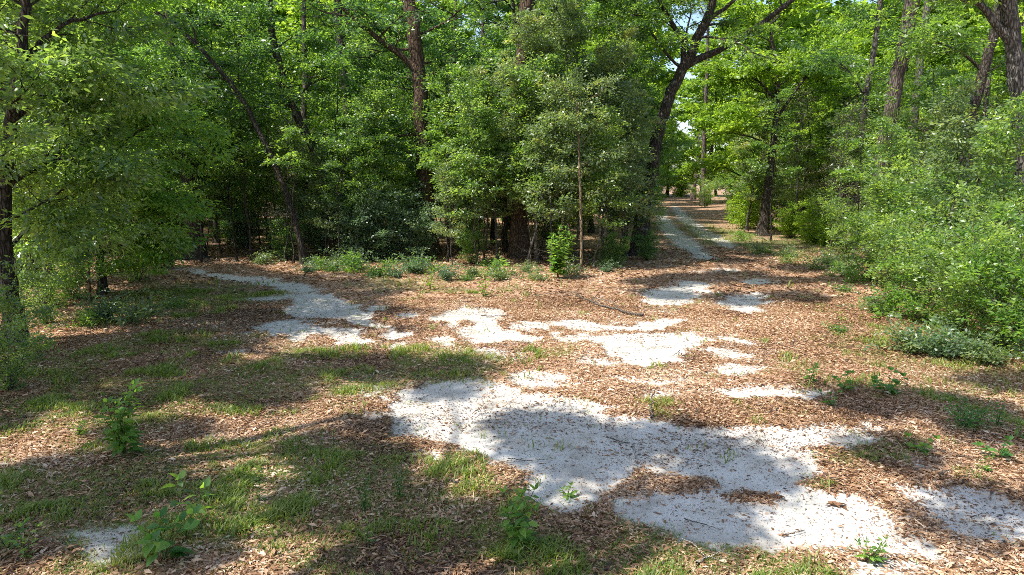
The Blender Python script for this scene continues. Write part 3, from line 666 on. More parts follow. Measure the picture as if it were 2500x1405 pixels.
while nsp < 46:
    if nsp < 24: x = pr.uniform(-9.5, 4.2); y = float(EDGE(x)) + pr.normal(.1, .9)
    elif nsp < 38: y = pr.uniform(10.5, 26); x = float(np.interp(y, RIGHT[::-1, 1], RIGHT[::-1, 0])) - abs(pr.normal(0, .8)) + .3
    else: y = pr.uniform(26, 40); x = 7.2 + (y - 26) * .15 + pr.uniform(-.5, 3.5)
    if dpath(x, y) < 1.8: continue
    o = auto_put('sprig_shrub', x, y, pr.uniform(.45, 1.5), ''); nsp += 1
name_rows()

E = PATHC[-1]
for dx, dy, k, sc, lab in [(-4.5, -3, 'distant', 1.1, 'leafy tree leaning over the vanishing point of the track from the left'), (0.5, 3, 'distant', 1.3, 'leafy tree closing the view straight down the track'),
    (5, -2, 'distant', 1.2, 'leafy tree right of the vanishing point of the track'), (-1.5, 1, 'green_shrub', 1.5, 'pale green shrub at the vanishing point of the track'), (2.2, 0, 'yellow_shrub', 2.0, 'yellow green shrub where the track disappears'),
    (-9, 9, 'distant', 1.5, 'bushy tree beyond the left verge of the vanishing track'), (-4, 8, 'yellow_shrub', 2.4, 'pale yellow green shrub left of the point where the track disappears'), (4, 7, 'green_shrub', 2.0, 'tall green shrub closing the right side of the vanishing point'), (0, 9, 'green_shrub', 2.3, 'tallest green shrub straight behind the vanishing point'),
    (9, 3, 'distant', 1.1, 'bushy tree beyond the right verge of the vanishing track')]:
    put(k, E[0] + dx, E[1] + dy, sc, lab)

# ------------------------------------------------------------------ front row, placed where the photo shows each
for px, py, k, sc, lab in [
  (1215, 640, 'holly', .80, 'shorter grey green holly at the left flank of the corner thicket'),
  (1310, 648, 'holly', .98, 'tall grey green holly in the middle of the corner thicket'),
  (1385, 640, 'holly', 1.05, 'tallest grey green holly beside the pale sunlit stem'),
  (1470, 640, 'holly', .88, 'grey green holly right of the pale sunlit stem'),
  (1530, 628, 'holly', .68, 'small holly hugging the foot of the leaning forked oak'),
  (1570, 560, 'laurel', .62, 'dark leaved tree at the left bank of the track behind the forked oak'),
  (1235, 622, 'laurel', .88, 'broad leafy tree filling the gap left of the thicket hollies'),
  (1490, 612, 'laurel', .86, 'broad leafy tree behind the right end of the thicket'),
  (380, 640, 'laurel', .80, 'dark leaved tree where the sand trail leaves the clearing'),
  (60, 700, 'laurel', .9, 'dark leaved tree behind the near left trees'),
  (2010, 560, 'maple', .8, 'yellow green tree among the shrubs right of the track'),
  (1950, 540, 'maple', .7, 'light green tree just behind the yellow green tree by the bend')]:
    putpx(k, px, py, sc, lab)
for px, py, sc, v, lab in [
  (540, 628, .9, 0, 'young leafy tree just right of the thick trail trunk'), 
  (672, 622, .75, 0, 'young leafy tree by the foot of the slender leaning tree'), 
  (800, 640, .7, 1, 'young grey green tree left of the tall blue green shrub'), (905, 634, 1.05, 0, 'young leafy tree rising behind the tall blue green shrub'),
  
  (1105, 655, .6, 1, 'small grey green tree at the front right of the massive trunk'), (1165, 650, 1.05, 0, 'young leafy tree halfway between the massive trunk and the thicket'),
  
  (1290, 652, 1.2, 0, 'dark leaved young tree in the heart of the thicket'), (1345, 664, .95, 1, 'young grey green tree behind the bright green bush'),
  (1405, 640, 1.25, 1, 'tall young tree just behind the pale sunlit stem'), (1450, 658, .9, 0, 'dark young tree to the right of the pale sunlit stem'),
  (1510, 650, 1.0, 1, 'young grey green tree near the right end of the thicket'), 
  (1575, 600, .6, 0, 'dark young tree along the left bank of the track'), 
  (2040, 610, 1.0, 0, 'young leafy tree at the end of the grassy verge'), 
  
  (2390, 800, .8, 0, 'dark young tree in the right thicket'), (2150, 690, .8, 0, 'young leafy tree overtopping the near right shrubs'),
  (2300, 750, .85, 1, 'young grey green tree within the right thicket'), 
  (60, 790, .75, 0, 'young leafy tree beside the near left trunk'), (160, 720, .9, 1, 'young grey green tree in the gap of the left trees'),
  (300, 670, 1.0, 0, 'young leafy tree behind the low spreading tree'), (90, 690, 1.2, 0, 'taller young tree filling the wood behind the left trees'),
  (-20, 760, 1.1, 1, 'young grey green tree cut by the left edge')]:
    putpx('thicket', px, py, sc, lab, var=v)
for px, py, k, sc, v, lab in [
  (868, 640, 'shrub', .85, 0, 'tall blue green shrub at the edge of the wood below the straight trunk'),
  (945, 640, 'shrub', .95, 0, 'largest blue green shrub at the edge of the wood'),
  (1010, 640, 'shrub', .72, 0, 'blue green shrub at the foot of the massive brown trunk'),
  (790, 625, 'shrub', .85, 0, 'blue green shrub behind the kinked tree'),
  (1150, 648, 'shrub', .42, 1, 'dark green shrub in the shade right of the massive trunk'),
  (700, 640, 'shrub', .50, 1, 'small dark shrub beside the slender leaning tree'),
  (560, 606, 'shrub', .40, 1, 'dark shrub in the shade behind the sand trail'),
  (1500, 655, 'shrub', .38, 1, 'dark green shrub at the near foot of the corner thicket'),
  (1578, 640, 'shrub', .35, 1, 'dark shrub on the left bank of the track'),
  (1820, 560, 'yellow_shrub', 1.15, 0, 'bright yellow green bush beside the far bend of the track'),
  (1795, 545, 'yellow_shrub', .8, 1, 'smaller yellow green bush left of the bright bush at the bend'),
  (1930, 585, 'yellow_shrub', .8, 1, 'yellow green bush right of the short dark trunk'),
  (1990, 600, 'yellow_shrub', .95, 0, 'airy yellow green bush on the grassy verge'),
  (2070, 640, 'green_shrub', .75, 0, 'leafy shrub at the near end of the grassy verge'),
  (2120, 690, 'green_shrub', .62, 1, 'bright green shrub bulging towards the track'),
  (2190, 740, 'green_shrub', .7, 0, 'dense green shrub behind the two thin dead stems'),
  (2255, 795, 'green_shrub', .62, 1, 'bright green shrub in the middle of the right thicket'),
  (2350, 840, 'green_shrub', .68, 0, 'glossy green shrub overhanging the litter on the right'),
  (2440, 860, 'green_shrub', .75, 0, 'large glossy shrub near the right edge'),
  (2540, 890, 'green_shrub', .8, 1, 'tall bright shrub cut by the right edge'),
  (2240, 705, 'green_shrub', 1.15, 0, 'tall green shrub in the second row of the right thicket'),
  (2345, 740, 'green_shrub', 1.0, 1, 'tallest bright shrub in the second row of the right thicket'),
  (2450, 765, 'green_shrub', 1.0, 0, 'tall dark shrub in the second row by the right edge'),
  (2170, 655, 'green_shrub', .8, 1, 'green shrub at the foot of the scaly pine'),
  (1722, 508, 'green_shrub', 1.0, 0, 'shadowy shrub beyond the bright bush where the track narrows'),
  (1572, 520, 'yellow_shrub', 1.2, 0, 'yellow green bush closing the far left side of the track'),
  (30, 965, 'green_shrub', .36, 0, 'small dark shrub at the lower left under the near tree'),
  (-30, 900, 'green_shrub', .6, 0, 'dark shrub cut by the left edge'),
  (1365, 690, 'low_shrub', .01, 0, None),
  (640, 648, 'low_shrub', .7, 1, 'wispy grey shrub at the back edge of the sand trail'),
  (752, 672, 'low_shrub', .5, 0, 'little shrub between the sand trail and the wood'),
  (872, 662, 'low_shrub', .75, 0, 'pale low shrub in front of the tall blue green shrub'),
  (968, 680, 'low_shrub', .5, 0, 'low spreading shrub in front of the largest blue green shrub'),
  (1012, 672, 'low_shrub', .8, 0, 'low blue green shrub left of the sunlit yellowish sprout'),
  (1088, 688, 'low_shrub', .6, 0, 'low shrub in front of the massive brown trunk'),
  (1150, 680, 'low_shrub', .55, 1, 'pale yellowish low shrub on the leaf litter edge'),
  (1222, 690, 'low_shrub', .65, 1, 'low pale shrub left of the bright green bush'),
  (1285, 668, 'low_shrub', .5, 1, 'low shrub tucked behind the bright green bush'),
  (1485, 668, 'low_shrub', .45, 0, 'low dark shrub right of the bright green bush'),
  (812, 666, 'low_shrub', .65, 1, 'scrubby low shrub below the kinked tree'),
  (2150, 770, 'low_shrub', .75, 1, 'low sprig in front of the right thicket'),
  (2220, 865, 'low_shrub', .75, 1, 'low pale green shrub at the front of the right thicket'),
  (2300, 880, 'low_shrub', .7, 0, 'low shrub in front of the glossy green shrub'),
  (2410, 895, 'low_shrub', .7, 1, 'low shrub at the dark hollow in the right thicket'),
  (2030, 655, 'low_shrub', .8, 1, 'low shrub on the shaded verge of the track'),
  (255, 790, 'low_shrub', .7, 0, 'low dark shrub in the grass below the spindly sapling'),
  (110, 800, 'green_shrub', .42, 0, 'small leafy shrub in the dark grass beside the near left trunk'),
  (340, 692, 'green_shrub', .55, 0, 'leafy shrub under the low spreading tree with bright tips'),
  (175, 735, 'green_shrub', .5, 1, 'bright shrub in the shade left of the spindly sapling'),
  (400, 660, 'low_shrub', .9, 0, 'low shrub at the left end of the sand trail')]:
    if lab: putpx(k, px, py, sc, lab, var=v)

# ------------------------------------------------------------------ trees over and behind the camera: their crowns shade the clearing
def shade_tree(name, seed, label, bx, by, h, spots, r0, n_leaf, L=.11, spread=.36, low=3):
    """spots: (photo x, photo y of the shade on the ground, height of the bough, bough size, weight)"""
    pl = Plant(seed); rng = pl.rng; org = np.array([bx, by, gz(bx, by) - .05])
    tr = trunk_line(rng, h, (.05, .05), 14, .05); pl.tube(tr, r0, r0 * .4, 12, .5)
    for px, py, hz, size, w in spots:
        g = G(px, py); c = np.array([g[0], g[1], 0]) + S * hz / S[2]; c = c - org
        st = tr[int(np.clip(13 * (c[2] - 2.5) / h, low, 13))]
        mid = (st + c) / 2 + np.array([0, 0, .6]) + rng.normal(0, .25, 3)
        q = np.array([st, (st + mid) / 2, mid, (mid + c) / 2 + np.array([0, 0, .2]), c])
        pl.tube(q, r0 * .3, .02, 6)
        for j in range(int(5 * size + 4)):
            az = j * 2.4 + rng.uniform(-.4, .4)
            pl.grow(c - nrm(c - mid) * rng.uniform(0, size * .5), [math.cos(az), math.sin(az), rng.uniform(-.2, .35)], size * rng.uniform(.6, 1.1), .018, 1, 4, 0, aw=w, spc=.28)
    o = bpy.data.objects.new(name, None); COL.objects.link(o); o.location = org.tolist(); tag(o, label, 'tree')
    link('trunk', pl.wood(BK['dark']), o); link('crown', pl.leaves(LM['oak'], n_leaf, L, .5, spread, .3, .25, scale=False), o)
shade_tree('oak_tree', 301, 'large oak behind the viewer whose boughs shade the foreground sand', -6.5, 1.0, 12, [
    (1290, 1035, 9, .32, 1.2), (1390, 1050, 9.5, .38, 1.4), (1500, 1080, 9.5, .38, 1.4), (1360, 1095, 9, .3, .8), (1630, 1065, 10, .28, 1.0), (1740, 1100, 10, .22, .8), (1850, 1150, 10, .2, .8),
    (1560, 1240, 8.5, .18, .6), (1690, 1255, 8.5, .26, 1.1), (1730, 1290, 8.5, .15, .7), (1430, 1300, 8.5, .3, 1.0), (1150, 1290, 8.5, .35, .8), (1090, 950, 11, .3, .9),
    (1450, 1125, 9.3, .25, .7), (1800, 1170, 10, .2, .5)], .26, 23000, .11, .36)
sr_ = np.random.default_rng(77)
shade_tree('oak_tree', 302, 'oak left of the viewer whose boughs dapple the grassy foreground', -9.5, 3.5, 12,
    [(sr_.uniform(-60, 1120), sr_.uniform(1035, 1400), sr_.uniform(8.3, 10), sr_.uniform(.12, .34), 1) for _ in range(30)], .24, 30000, .11, .26)
shade_tree('oak_tree', 303, 'oak beyond the left frame edge throwing deep shade on the grass', -12.5, 9.5, 13, [
    (60, 930, 9, .8, 1.3), (250, 925, 9, .8, 1.3), (430, 905, 9.5, .7, 1.3), (600, 935, 10, .6, 1.1), (350, 990, 9, .4, .8), (780, 905, 10.5, .55, 1.0),
    (100, 990, 9, .5, .8), (960, 905, 11, .5, .9), (1130, 905, 11, .35, .7), (520, 850, 10, .5, .9), (160, 870, 10, .8, 1.2), (330, 860, 10, .7, 1.0), (680, 975, 9.5, .3, .6)], .27, 56000, .12, .42)
shade_tree('oak_tree', 304, 'oak to the right of the viewer casting broken shade by the right edge', 9.5, 1.5, 12, [
    (2080, 985, 10, .5, .9), (2250, 990, 10, .5, 1), (2420, 1060, 9, .5, .9), (2480, 940, 9, .6, .7), (2420, 1230, 8, .12, .25), (2330, 1290, 8, .10, .2),
    (2180, 1110, 9, .3, .4)], .22, 20000)
shade_tree('oak_tree', 305, 'tall oak inside the corner wood whose high boughs shade the near end of the track', .2, 26.5, 14, [
    (1600, 695, 10, .7, 1.0), (1690, 685, 10.5, .9, 1.2), (1800, 675, 11, .9, 1.2), (1900, 690, 11, .9, 1.1), (1980, 660, 11, .9, .9), (1780, 640, 11, .7, .9), (1700, 635, 11, .6, .9), (1690, 590, 11, .7, .8), (1740, 570, 11, .7, .7), (1860, 625, 11, .8, .9), (1750, 600, 11, .7, .8), (1800, 735, 11, .4, .6),
    (1620, 720, 10, .4, .8), (1960, 730, 11, .5, .8), (2080, 690, 11, .8, .8)], .26, 90000, .13, .5, 11)
shade_tree('oak_tree', 306, 'oak rising behind the left trees with boughs that shade the sand trail', -15, 21, 15, [
    (480, 665, 11, 1.3, 1.0), (600, 690, 11, 1.2, 1.0), (700, 712, 11, 1.0, .8), (620, 735, 11, 1.0, .9), (400, 720, 11, .9, .8)], .26, 42000, .13, .5, 11)

# ------------------------------------------------------------------ plants of the clearing
def leaf_mesh_big(pos, ax, nr, L, Wd, rng, curl=.25, teeth=0):
    """Oval leaf of 8 segments folded along the midrib, for plants near the camera."""
    V, F, T = [], [], []; o = 0
    pr = [0, .62, .95, 1.0, .8, .42, 0]; k = len(pr)
    for p, a, n_, l, w in zip(pos, ax, nr, L, Wd):
        a = a / np.linalg.norm(a); s = np.cross(a, n_); s /= np.linalg.norm(s); u = np.cross(s, a)
        t0 = rng.random()
        for i, q in enumerate(pr):
            t = i / (k - 1); c = p + a * l * t - u * l * curl * t * t
            ww = w * .5 * q * (1 + (teeth * (.25 if i % 2 else -.2)))
            V += [c + s * ww + u * ww * .3, c, c - s * ww + u * ww * .3]
        for i in range(k - 1):
            b = o + 3 * i; F += [(b, b + 3, b + 4, b + 1), (b + 1, b + 4, b + 5, b + 2)]; T += [t0, t0]
        o += 3 * k
    return np.array(V), np.array(F), np.clip(np.array(T), 0, 1)
def herb(name, seed, px, py, H, lab, cat='plant', stems=3, nl=10, L=.1, asp=.5, out=.25, leafm='weed', sr=.006, group=None, teeth=0, curl=.3, lift=.35, droopy=0, low=.1, pet=.25):
    rng = np.random.default_rng(seed); pl = Plant(seed); g = G(px, py); z = gz(*g)
    pos, ax, nr, LL = [], [], [], []
    for j in range(stems):
        az = j * 2.4 + rng.uniform(-.5, .5); h = H * rng.uniform(.6, 1.05) if j else H
        k = 7; t = np.linspace(0, 1, k); o_ = out * H * (rng.uniform(.3, 1) if stems > 1 else .3)
        pts = np.stack([np.cos(az) * o_ * t ** 1.5, np.sin(az) * o_ * t ** 1.5, h * (t - droopy * t ** 3)], 1); pts[1:] += rng.normal(0, .012, (k - 1, 3)) * min(1, H * 2)
        pl.tube(pts, sr, sr * .4, 5)
        for q in range(nl):
            u = low + (1 - low) * (q + .5) / nl; i = min(int(u * (k - 1)), k - 2); p = pts[i] + (pts[i + 1] - pts[i]) * (u * (k - 1) - i)
            a2 = q * 2.4 + rng.uniform(-.4, .4); d = np.array([math.cos(a2), math.sin(a2), lift * rng.uniform(.3, 1.3)])
            l = L * rng.uniform(.7, 1.2) * (1.1 - .5 * u)
            e = p + d * l * pet; pl.tube([p, (p + e) / 2, e], sr * .35, sr * .25, 3)
            pos.append(e); ax.append(d + rng.normal(0, .15, 3)); nr.append(np.array([0, 0, 1]) + rng.normal(0, .3, 3)); LL.append(l)
        for q in range(3):
            pos.append(pts[-1]); a2 = q * 2.1 + rng.random(); ax.append(np.array([math.cos(a2), math.sin(a2), 1.2])); nr.append(np.array([math.sin(a2), -math.cos(a2), .6])); LL.append(L * .55)
    LL = np.array(LL); V, F, T = leaf_mesh_big(pos, ax, nr, LL, LL * asp, rng, curl, teeth)
    o = bpy.data.objects.new(name, None); COL.objects.link(o); o.location = (g[0], g[1], z - .01); tag(o, lab, cat, group)
    link('stem', pl.wood(BK['stem'], 'stem'), o); link('foliage', mesh_from('foliage', V, F, LM[leafm], True, None, {'tint': T}), o)
    return o
herb('weed', 401, 305, 1125, .78, 'tall leafy weed with jagged pale green leaves standing in the left foreground', 'weed', 9, 17, .15, .46, .32, 'bright', .008, teeth=1, curl=.35)
herb('tree_seedling', 402, 405, 1385, .42, 'young tree seedling with large oval leaves drooping over the left sand patch', 'seedling', 5, 6, .17, .55, .75, 'weed', .006, curl=.25, lift=.25)
herb('tree_seedling', 403, 455, 1330, .48, 'arching seedling shoot with broad hanging leaves beside the left sand patch', 'seedling', 2, 6, .17, .58, .5, 'laurel', .006, curl=.35, lift=.2, low=.45)
herb('leafy_plant', 404, 1262, 1345, .50, 'bushy seedling with broad shiny leaves at the bottom of the photo', 'plant', 7, 10, .12, .5, .45, 'bright', .006, curl=.3)
herb('leafy_plant', 405, 1362, 685, 1.5, 'bright green bush with large leaves glowing at the corner of the wood', 'bush', 16, 22, .20, .62, .38, 'bright', .012, curl=.3)
herb('leafy_plant', 406, 1385, 655, 1.9, 'taller bright green shoots behind the glowing corner bush', 'bush', 8, 18, .18, .6, .3, 'bright', .012, curl=.3)
herb('leafy_plant', 407, 2165, 975, .28, 'sprawling low plant with round leaves in shade on the right litter', 'plant', 5, 6, .13, .7, 1.3, 'weed', .005)
herb('leafy_plant', 408, 2058, 962, .26, 'small round leaved plant beside the long white sand strip', 'plant', 4, 5, .11, .7, .9, 'weed', .005)
herb('leafy_plant', 409, 1978, 942, .30, 'little upright plant at the end of the long white sand strip', 'plant', 4, 6, .09, .6, .4, 'weed', .005)
herb('leafy_plant', 410, 2020, 1000, .20, 'small sprig just below the long white sand strip', 'plant', 4, 5, .08, .6, .8, 'weed', .004)
herb('leafy_plant', 411, 2240, 1115, .20, 'bright seedling with a few broad leaves on the pale grey sand at right', 'seedling', 3, 5, .11, .65, .9, 'bright', .005)
herb('leafy_plant', 412, 2435, 1130, .22, 'small seedling in the litter near the right edge', 'seedling', 3, 5, .11, .6, .8, 'weed', .005)
herb('leafy_plant', 413, 2430, 1065, .34, 'slender shaded weed right of the little round shrub', 'weed', 4, 10, .06, .5, .3, 'weed', .004)
herb('leafy_plant', 414, 2125, 1380, .22, 'fresh bright weed sprouting at the bottom edge beside the white sand', 'weed', 6, 8, .08, .3, .7, 'bright', .004)
herb('leafy_plant', 415, 785, 1115, .26, 'narrow upright weed catching the sun in the grass', 'weed', 1, 16, .055, .3, .2, 'bright', .004, lift=.7)
herb('leafy_plant', 416, 815, 1108, .22, 'shorter twin of the narrow sunlit weed', 'weed', 1, 14, .05, .3, .2, 'bright', .004, lift=.7)
herb('leafy_plant', 417, 632, 1235, .32, 'pale upright weed in the sunny streak of the left foreground', 'weed', 2, 14, .06, .35, .2, 'bright', .004, lift=.6)
herb('leafy_plant', 418, 66, 1385, .30, 'yellow green weed near the lower left corner', 'weed', 3, 9, .08, .3, .5, 'bright', .004, lift=.6)
herb('leafy_plant', 419, 18, 1365, .22, 'small sunlit plant in the lower left corner', 'weed', 4, 7, .09, .4, .8, 'bright', .004)
herb('leafy_plant', 420, 890, 1265, .42, 'feathery tall weed in the central foreground grass', 'weed', 6, 22, .045, .2, .25, 'weed', .003, lift=.8)
herb('leafy_plant', 421, 975, 1232, .40, 'feathery weed right of the tallest feathery weed', 'weed', 5, 20, .045, .2, .25, 'weed', .003, lift=.8)
herb('leafy_plant', 422, 900, 1345, .30, 'light green feathery weed near the bottom centre', 'weed', 3, 16, .05, .25, .3, 'bright', .003, lift=.8)
herb('leafy_plant', 423, 195, 1080, .16, 'bright grassy sprout left of the tall leafy weed', 'weed', 7, 5, .09, .2, .6, 'bright', .003, lift=.9)
herb('leafy_plant', 424, 1050, 712, .55, 'yellow green sprout on the litter in front of the wood', 'weed', 4, 8, .13, .5, .4, 'maple', .006)
herb('leafy_plant', 425, 1180, 732, .45, 'dark green sprout on the sunny litter left of the thicket', 'weed', 4, 7, .13, .55, .5, 'bright', .006)
herb('leafy_plant', 426, 1838, 718, .40, 'thin pale stalk standing between the two sand pads of the track', 'weed', 1, 8, .05, .2, .1, 'holly', .006, lift=.8)
herb('leafy_plant', 427, 2490, 1090, .2, 'sunlit sprout at the very right edge of the litter', 'weed', 4, 6, .08, .4, .6, 'bright', .004)
herb('leafy_plant', 428, 2400, 1165, .16, 'tiny sprout above the right hand white sand patch', 'weed', 4, 5, .07, .35, .7, 'bright', .004)
herb('leafy_plant', 429, 1385, 1215, .13, 'small green sprout on the shaded foreground sand', 'weed', 4, 5, .09, .35, .9, 'bright', .004)
# small round shrub on the right
rb = std_shrub(431, .36, .26, BK['grey'], LM['weed'], 900, .034, 9, spread=.09, sr=.004, kids=5)
g = G(2357, 1062); o = bpy.data.objects.new('round_shrub', None); COL.objects.link(o); o.location = (g[0], g[1], gz(*g)); tag(o, 'little round shrub with small leaves on the right hand litter', 'shrub')
link('stem', rb[0], o); link('foliage', rb[1], o)

# ------------------------------------------------------------------ fallen wood and stalks
def stick(name, lab, pts, r, mat='twig', cat='branch', side=(), lift=.02, group=None):
    q = []
    for p in pts:
        g = G(p[0], p[1]); q.append([g[0], g[1], gz(*g) + r + (p[2] if len(p) > 2 else 0) + lift])
    q = np.array(q); org = q[0].copy(); q = q - org; pl = Plant(len(lab))
    u = np.linspace(0, 1, 14); s_ = np.r_[0, np.cumsum(np.linalg.norm(np.diff(q, axis=0), axis=1))]; s_ /= s_[-1]
    c = np.stack([np.interp(u, s_, q[:, i]) for i in range(3)], 1); c[1:-1] += pl.rng.normal(0, r * .8, (12, 3)) * [1, 1, .3]
    pl.tube(c, r, r * .35, 7)
    for t, dx, dy, l in side:
        i = int(t * 13); e = c[i] + np.array([dx, dy, .25]) * l
        pl.tube([c[i], (c[i] + e) / 2 + pl.rng.normal(0, .03, 3), e], r * .5, r * .15, 5)
    me = pl.wood(BK[mat], name); return tag(link(name, me, None, org.tolist()), lab, cat, group)
stick('fallen_branch', 'long grey fallen branch lying across the litter before the track', [(1570,778),(1530,772),(1510,762),(1470,757),(1440,745),(1405,733)], .030, side=[(.35, -.6, .8, .6), (.7, .5, .9, .7), (.85, -.5, .5, .5)])
stick('fallen_branch', 'short dark branch on the sand under the kinked strip of litter', [(1175,775),(1205,777),(1240,776)], .015)
stick('dead_stalk', 'thin pale stalk rising from the shaded sand patch', [(1553,1145),(1548,1110,.10),(1538,1090,.16)], .005, 'straw', 'stalk')
stick('dead_stub', 'grey curved stub of wood sticking out of the litter', [(1590,1030),(1589,1012,.06),(1596,1000,.16)], .016, 'twig', 'stub')
stick('twig', 'dark twig on the shaded foreground sand left of the grass island', [(1240,1128),(1290,1133),(1340,1131)], .006, 'twig', 'twig')
stick('twig', 'dead twig spray near the pale stalk on the shaded sand', [(1480,1075),(1520,1085),(1575,1092)], .007, 'twig', 'twig', [(.4, .6, .3, .2), (.6, -.5, .4, .2)])
stick('twig', 'pale forked stick at the bottom edge of the sand', [(1700,1392),(1728,1375),(1752,1385)], .011, 'straw', 'stick', [(.5, -.6, .6, .28), (.7, .5, .7, .25)])
stick('twig', 'long thin stick slanting across the lower white sand', [(1910,1315),(1940,1308),(1965,1300)], .006, 'twig', 'twig')
stick('twig', 'curled root like twig on the right hand white sand patch', [(2370,1268),(2385,1262),(2400,1258),(2412,1262)], .006, 'twig', 'twig')
stick('twig', 'thin stick lying over the shaded sand by the lower grass clump', [(1670,1270),(1720,1285),(1760,1300)], .006, 'twig', 'twig')
stick('twig', 'short dark twig on the sunny grey sand in mid clearing', [(1160,1012),(1172,1002),(1180,995)], .006, 'twig', 'twig')
tr_ = np.random.default_rng(99)
for k_, (a_, b_) in enumerate([(1150, 745), (1300, 720), (1480, 712), (1660, 860), (1940, 840), (2080, 900), (2210, 950), (1700, 1010), (2300, 1170), (1120, 1200), (700, 1010), (520, 1220), (960, 1370), (1900, 1010), (640, 860), (2420, 1380)]):
    q_ = tr_.uniform(0, 6.28); l_ = tr_.uniform(18, 45)
    stick('twig', 'short dead stick lying loose among the litter leaves', [(a_, b_), (a_ + l_ * .5 * math.cos(q_), b_ + l_ * .22 * math.sin(q_) + 2), (a_ + l_ * math.cos(q_), b_ + l_ * .4 * math.sin(q_))], tr_.uniform(.006, .012), 'twig', 'twig', [(.5, tr_.normal(), tr_.normal(), .12)], group='loose sticks in the clearing')
# curled oak leaf clump
crng = np.random.default_rng(5); g = G(2040, 1237)
a = crng.uniform(0, 6.28, 9); V, F, T = leaf_mesh_big(crng.normal(0, .025, (9, 3)) + [0, 0, .02], np.stack([np.cos(a), np.sin(a), crng.uniform(0, .5, 9)], 1), crng.normal(0, .4, (9, 3)) + [0, 0, 1], np.full(9, .10), np.full(9, .045), crng, .4)
tag(link('leaf_clump', mesh_from('leaf_clump', V, F, LM['dry'], True, None, {'tint': T * .25}), None, (g[0], g[1], gz(*g) + .01)), 'dark curled clump of dead leaves on the lower white sand', 'leaf clump')

# ------------------------------------------------------------------ litter leaves and grass: too many to count
def scatter_ground(n, y0, y1, seed, dens, wx=.82):
    r = np.random.default_rng(seed); y = np.sqrt(r.uniform(y0 ** 2, y1 ** 2, n)); x = r.uniform(-1, 1, n) * (wx * y + .8)
    keep = r.random(n) < dens(x, y); x, y = x[keep], y[keep]
    return r, x, y, sample(GZ, x, y)
Vs, Fs, Ts, off = [], [], [], 0
for n_, y0, y1, L0, seed in [(360000, 3.8, 9, .050, 1), (400000, 9, 17, .056, 2), (90000, 17, 30, .12, 3), (60000, 3.8, 11, .13, 4)]:
    def dens(x, y):
        s_ = sample(sandm, x, y); g_ = sample(grassm, x, y)
        d = np.where(s_ > .52, .07 + .20 * sstep(.42, .65, fbm(x * 1.1, y * 1.1, 19)), np.clip(1.0 - 1.15 * s_, .25, 1)) * (1 - .45 * g_)
        d = d * (.45 + .9 * fbm(x * 1.7, y * 1.7, 91)); rim = np.exp(-((s_ - .35) / .2) ** 2); return d * (1 + .35 * rim) * .85
    r, x, y, z = scatter_ground(n_, y0, y1, seed, dens)
    n = len(x); a = r.uniform(0, 6.28, n); ax = np.stack([np.cos(a), np.sin(a), r.normal(0, .22, n)], 1)
    nr = np.stack([r.normal(0, .38, n), r.normal(0, .38, n), np.ones(n)], 1)
    ll = L0 * r.uniform(.55, 1.25, n); on_sand = sample(sandm, x, y) > .50; ll[on_sand] *= r.uniform(.3, .9, on_sand.sum()); wd = r.uniform(.20, .42, n) if seed < 4 else np.full(n, .035); ll = ll * r.choice([.6, 1, 1, 1.5], n)
    V, F = leaf_quads(np.stack([x, y, z + r.uniform(.002, .022, n) * np.where(on_sand, .4, 1)], 1), ax, nr, ll, ll * wd, .28)
    Vs.append(V); Fs.append(F + off); off += len(V)
    t = r.beta(1.3, 1.5, n) + (fbm(x * .8, y * .8, 33) - .5) * 1.0; t[on_sand] *= .5; Ts.append(np.clip(t, 0, 1))
tag(link('fallen_leaves', mesh_from('fallen_leaves', np.concatenate(Vs), np.concatenate(Fs), LM['dry'], False, None, {'tint': np.concatenate(Ts)})),
    'brown oak leaf litter strewn over the sand and grass', 'leaf litter', kind='stuff')
Vs, Fs, Ts, off = [], [], [], 0
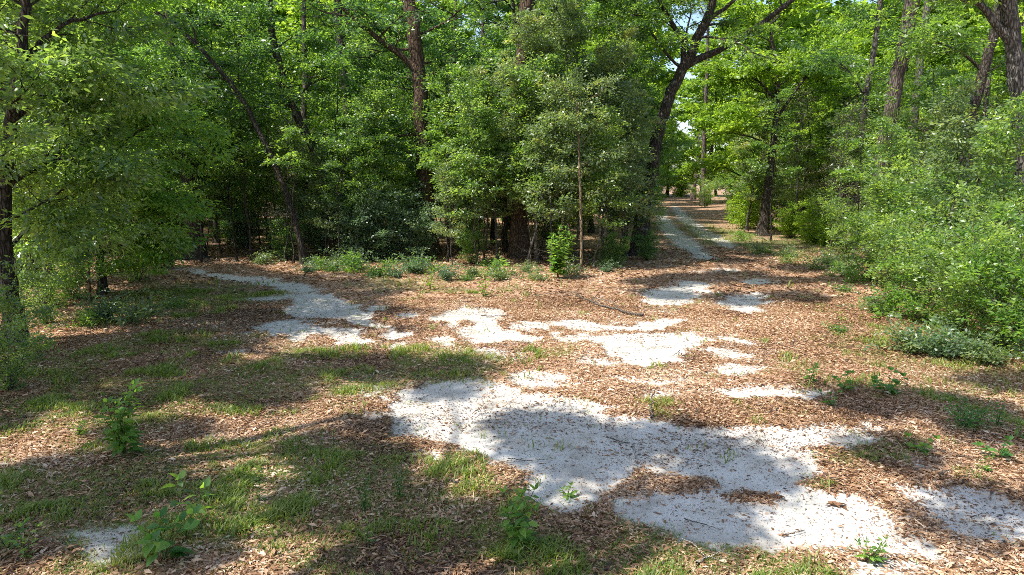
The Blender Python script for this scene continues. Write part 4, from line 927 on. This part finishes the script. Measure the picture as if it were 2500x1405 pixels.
for n_, y0, y1, h0, seed in [(460000, 3.8, 9, .050, 11), (480000, 9, 18, .058, 12), (150000, 18, 45, .11, 13)]:
    def dens(x, y):
        g_ = sample(grassm, x, y); s_ = sample(sandm, x, y); t = sstep(.40, .72, vn(x * 7, y * 7, 44)) * .72 + .28
        stray = .035 * sstep(.62, .8, fbm(x * 3, y * 3, 61)) * 8 * (1 - .8 * s_)
        return np.clip(g_ * t * .95 + stray, 0, 1)
    r, x, y, z = scatter_ground(n_, y0, y1, seed, dens)
    n = len(x); a = r.uniform(0, 6.28, n); h = h0 * r.uniform(.5, 1.6, n) * (.62 + .9 * sstep(.5, .85, vn(x * 2.6, y * 2.6, 71))); w = h * r.uniform(.03, .06, n) + .0016 * np.clip(y / 7, .8, 3)
    b = np.stack([x, y, z - .005], 1); d = np.stack([np.cos(a), np.sin(a), np.zeros(n)], 1); s = np.stack([-np.sin(a), np.cos(a), np.zeros(n)], 1)
    ln = r.uniform(.3, 1.2, n)[:, None] * h[:, None]; up = np.array([0, 0, 1.0])
    m = b + d * ln * .35 + up * h[:, None] * .62; tip = b + d * ln + up * h[:, None] * .85
    V = np.stack([b - s * w[:, None], b + s * w[:, None], m + s * w[:, None] * .8, tip, m - s * w[:, None] * .8], 1).reshape(-1, 3)
    i0 = np.arange(n)[:, None] * 5 + off
    F = np.concatenate([i0 + [[0, 1, 2, 4]], i0 + [[4, 2, 3, 3]]], 0)
    Vs.append(V); Fs.append(F); off += len(V); t = np.clip(r.beta(2, 2.5, n) + (fbm(x, y, 52) - .5) * .5, 0, 1); Ts.append(np.r_[t, t])
V = np.concatenate(Vs); F = np.concatenate(Fs); T = np.concatenate(Ts)
def mixed_mesh(name, V, F, T, mat):
    tri = F[:, 2 + 1] == F[:, 2]; me = bpy.data.meshes.new(name); q, t3 = F[~tri], F[F[:, 2] == F[:, 3]] if False else F[tri]
    q = F[F[:, 3] != F[:, 2]]; t3 = F[F[:, 3] == F[:, 2]][:, :3]
    me.vertices.add(len(V)); me.vertices.foreach_set('co', V.astype(np.float32).ravel())
    lv = np.concatenate([q.ravel(), t3.ravel()]).astype(np.int32); me.loops.add(len(lv)); me.loops.foreach_set('vertex_index', lv)
    ls = np.concatenate([np.arange(len(q)) * 4, len(q) * 4 + np.arange(len(t3)) * 3]).astype(np.int32); me.polygons.add(len(ls)); me.polygons.foreach_set('loop_start', ls)
    at = me.attributes.new('tint', 'FLOAT', 'FACE'); at.data.foreach_set('value', np.concatenate([T[F[:, 3] != F[:, 2]], T[F[:, 3] == F[:, 2]]]).astype(np.float32))
    me.update(calc_edges=True); me.materials.append(mat); return me
tag(link('grass', mixed_mesh('grass', V, F, T, LM['grass'])), 'short thin grass growing through the leaf litter', 'grass', kind='stuff')
print('objects', len(bpy.data.objects), 'tris approx', sum(len(m.polygons) for m in bpy.data.meshes) * 2)
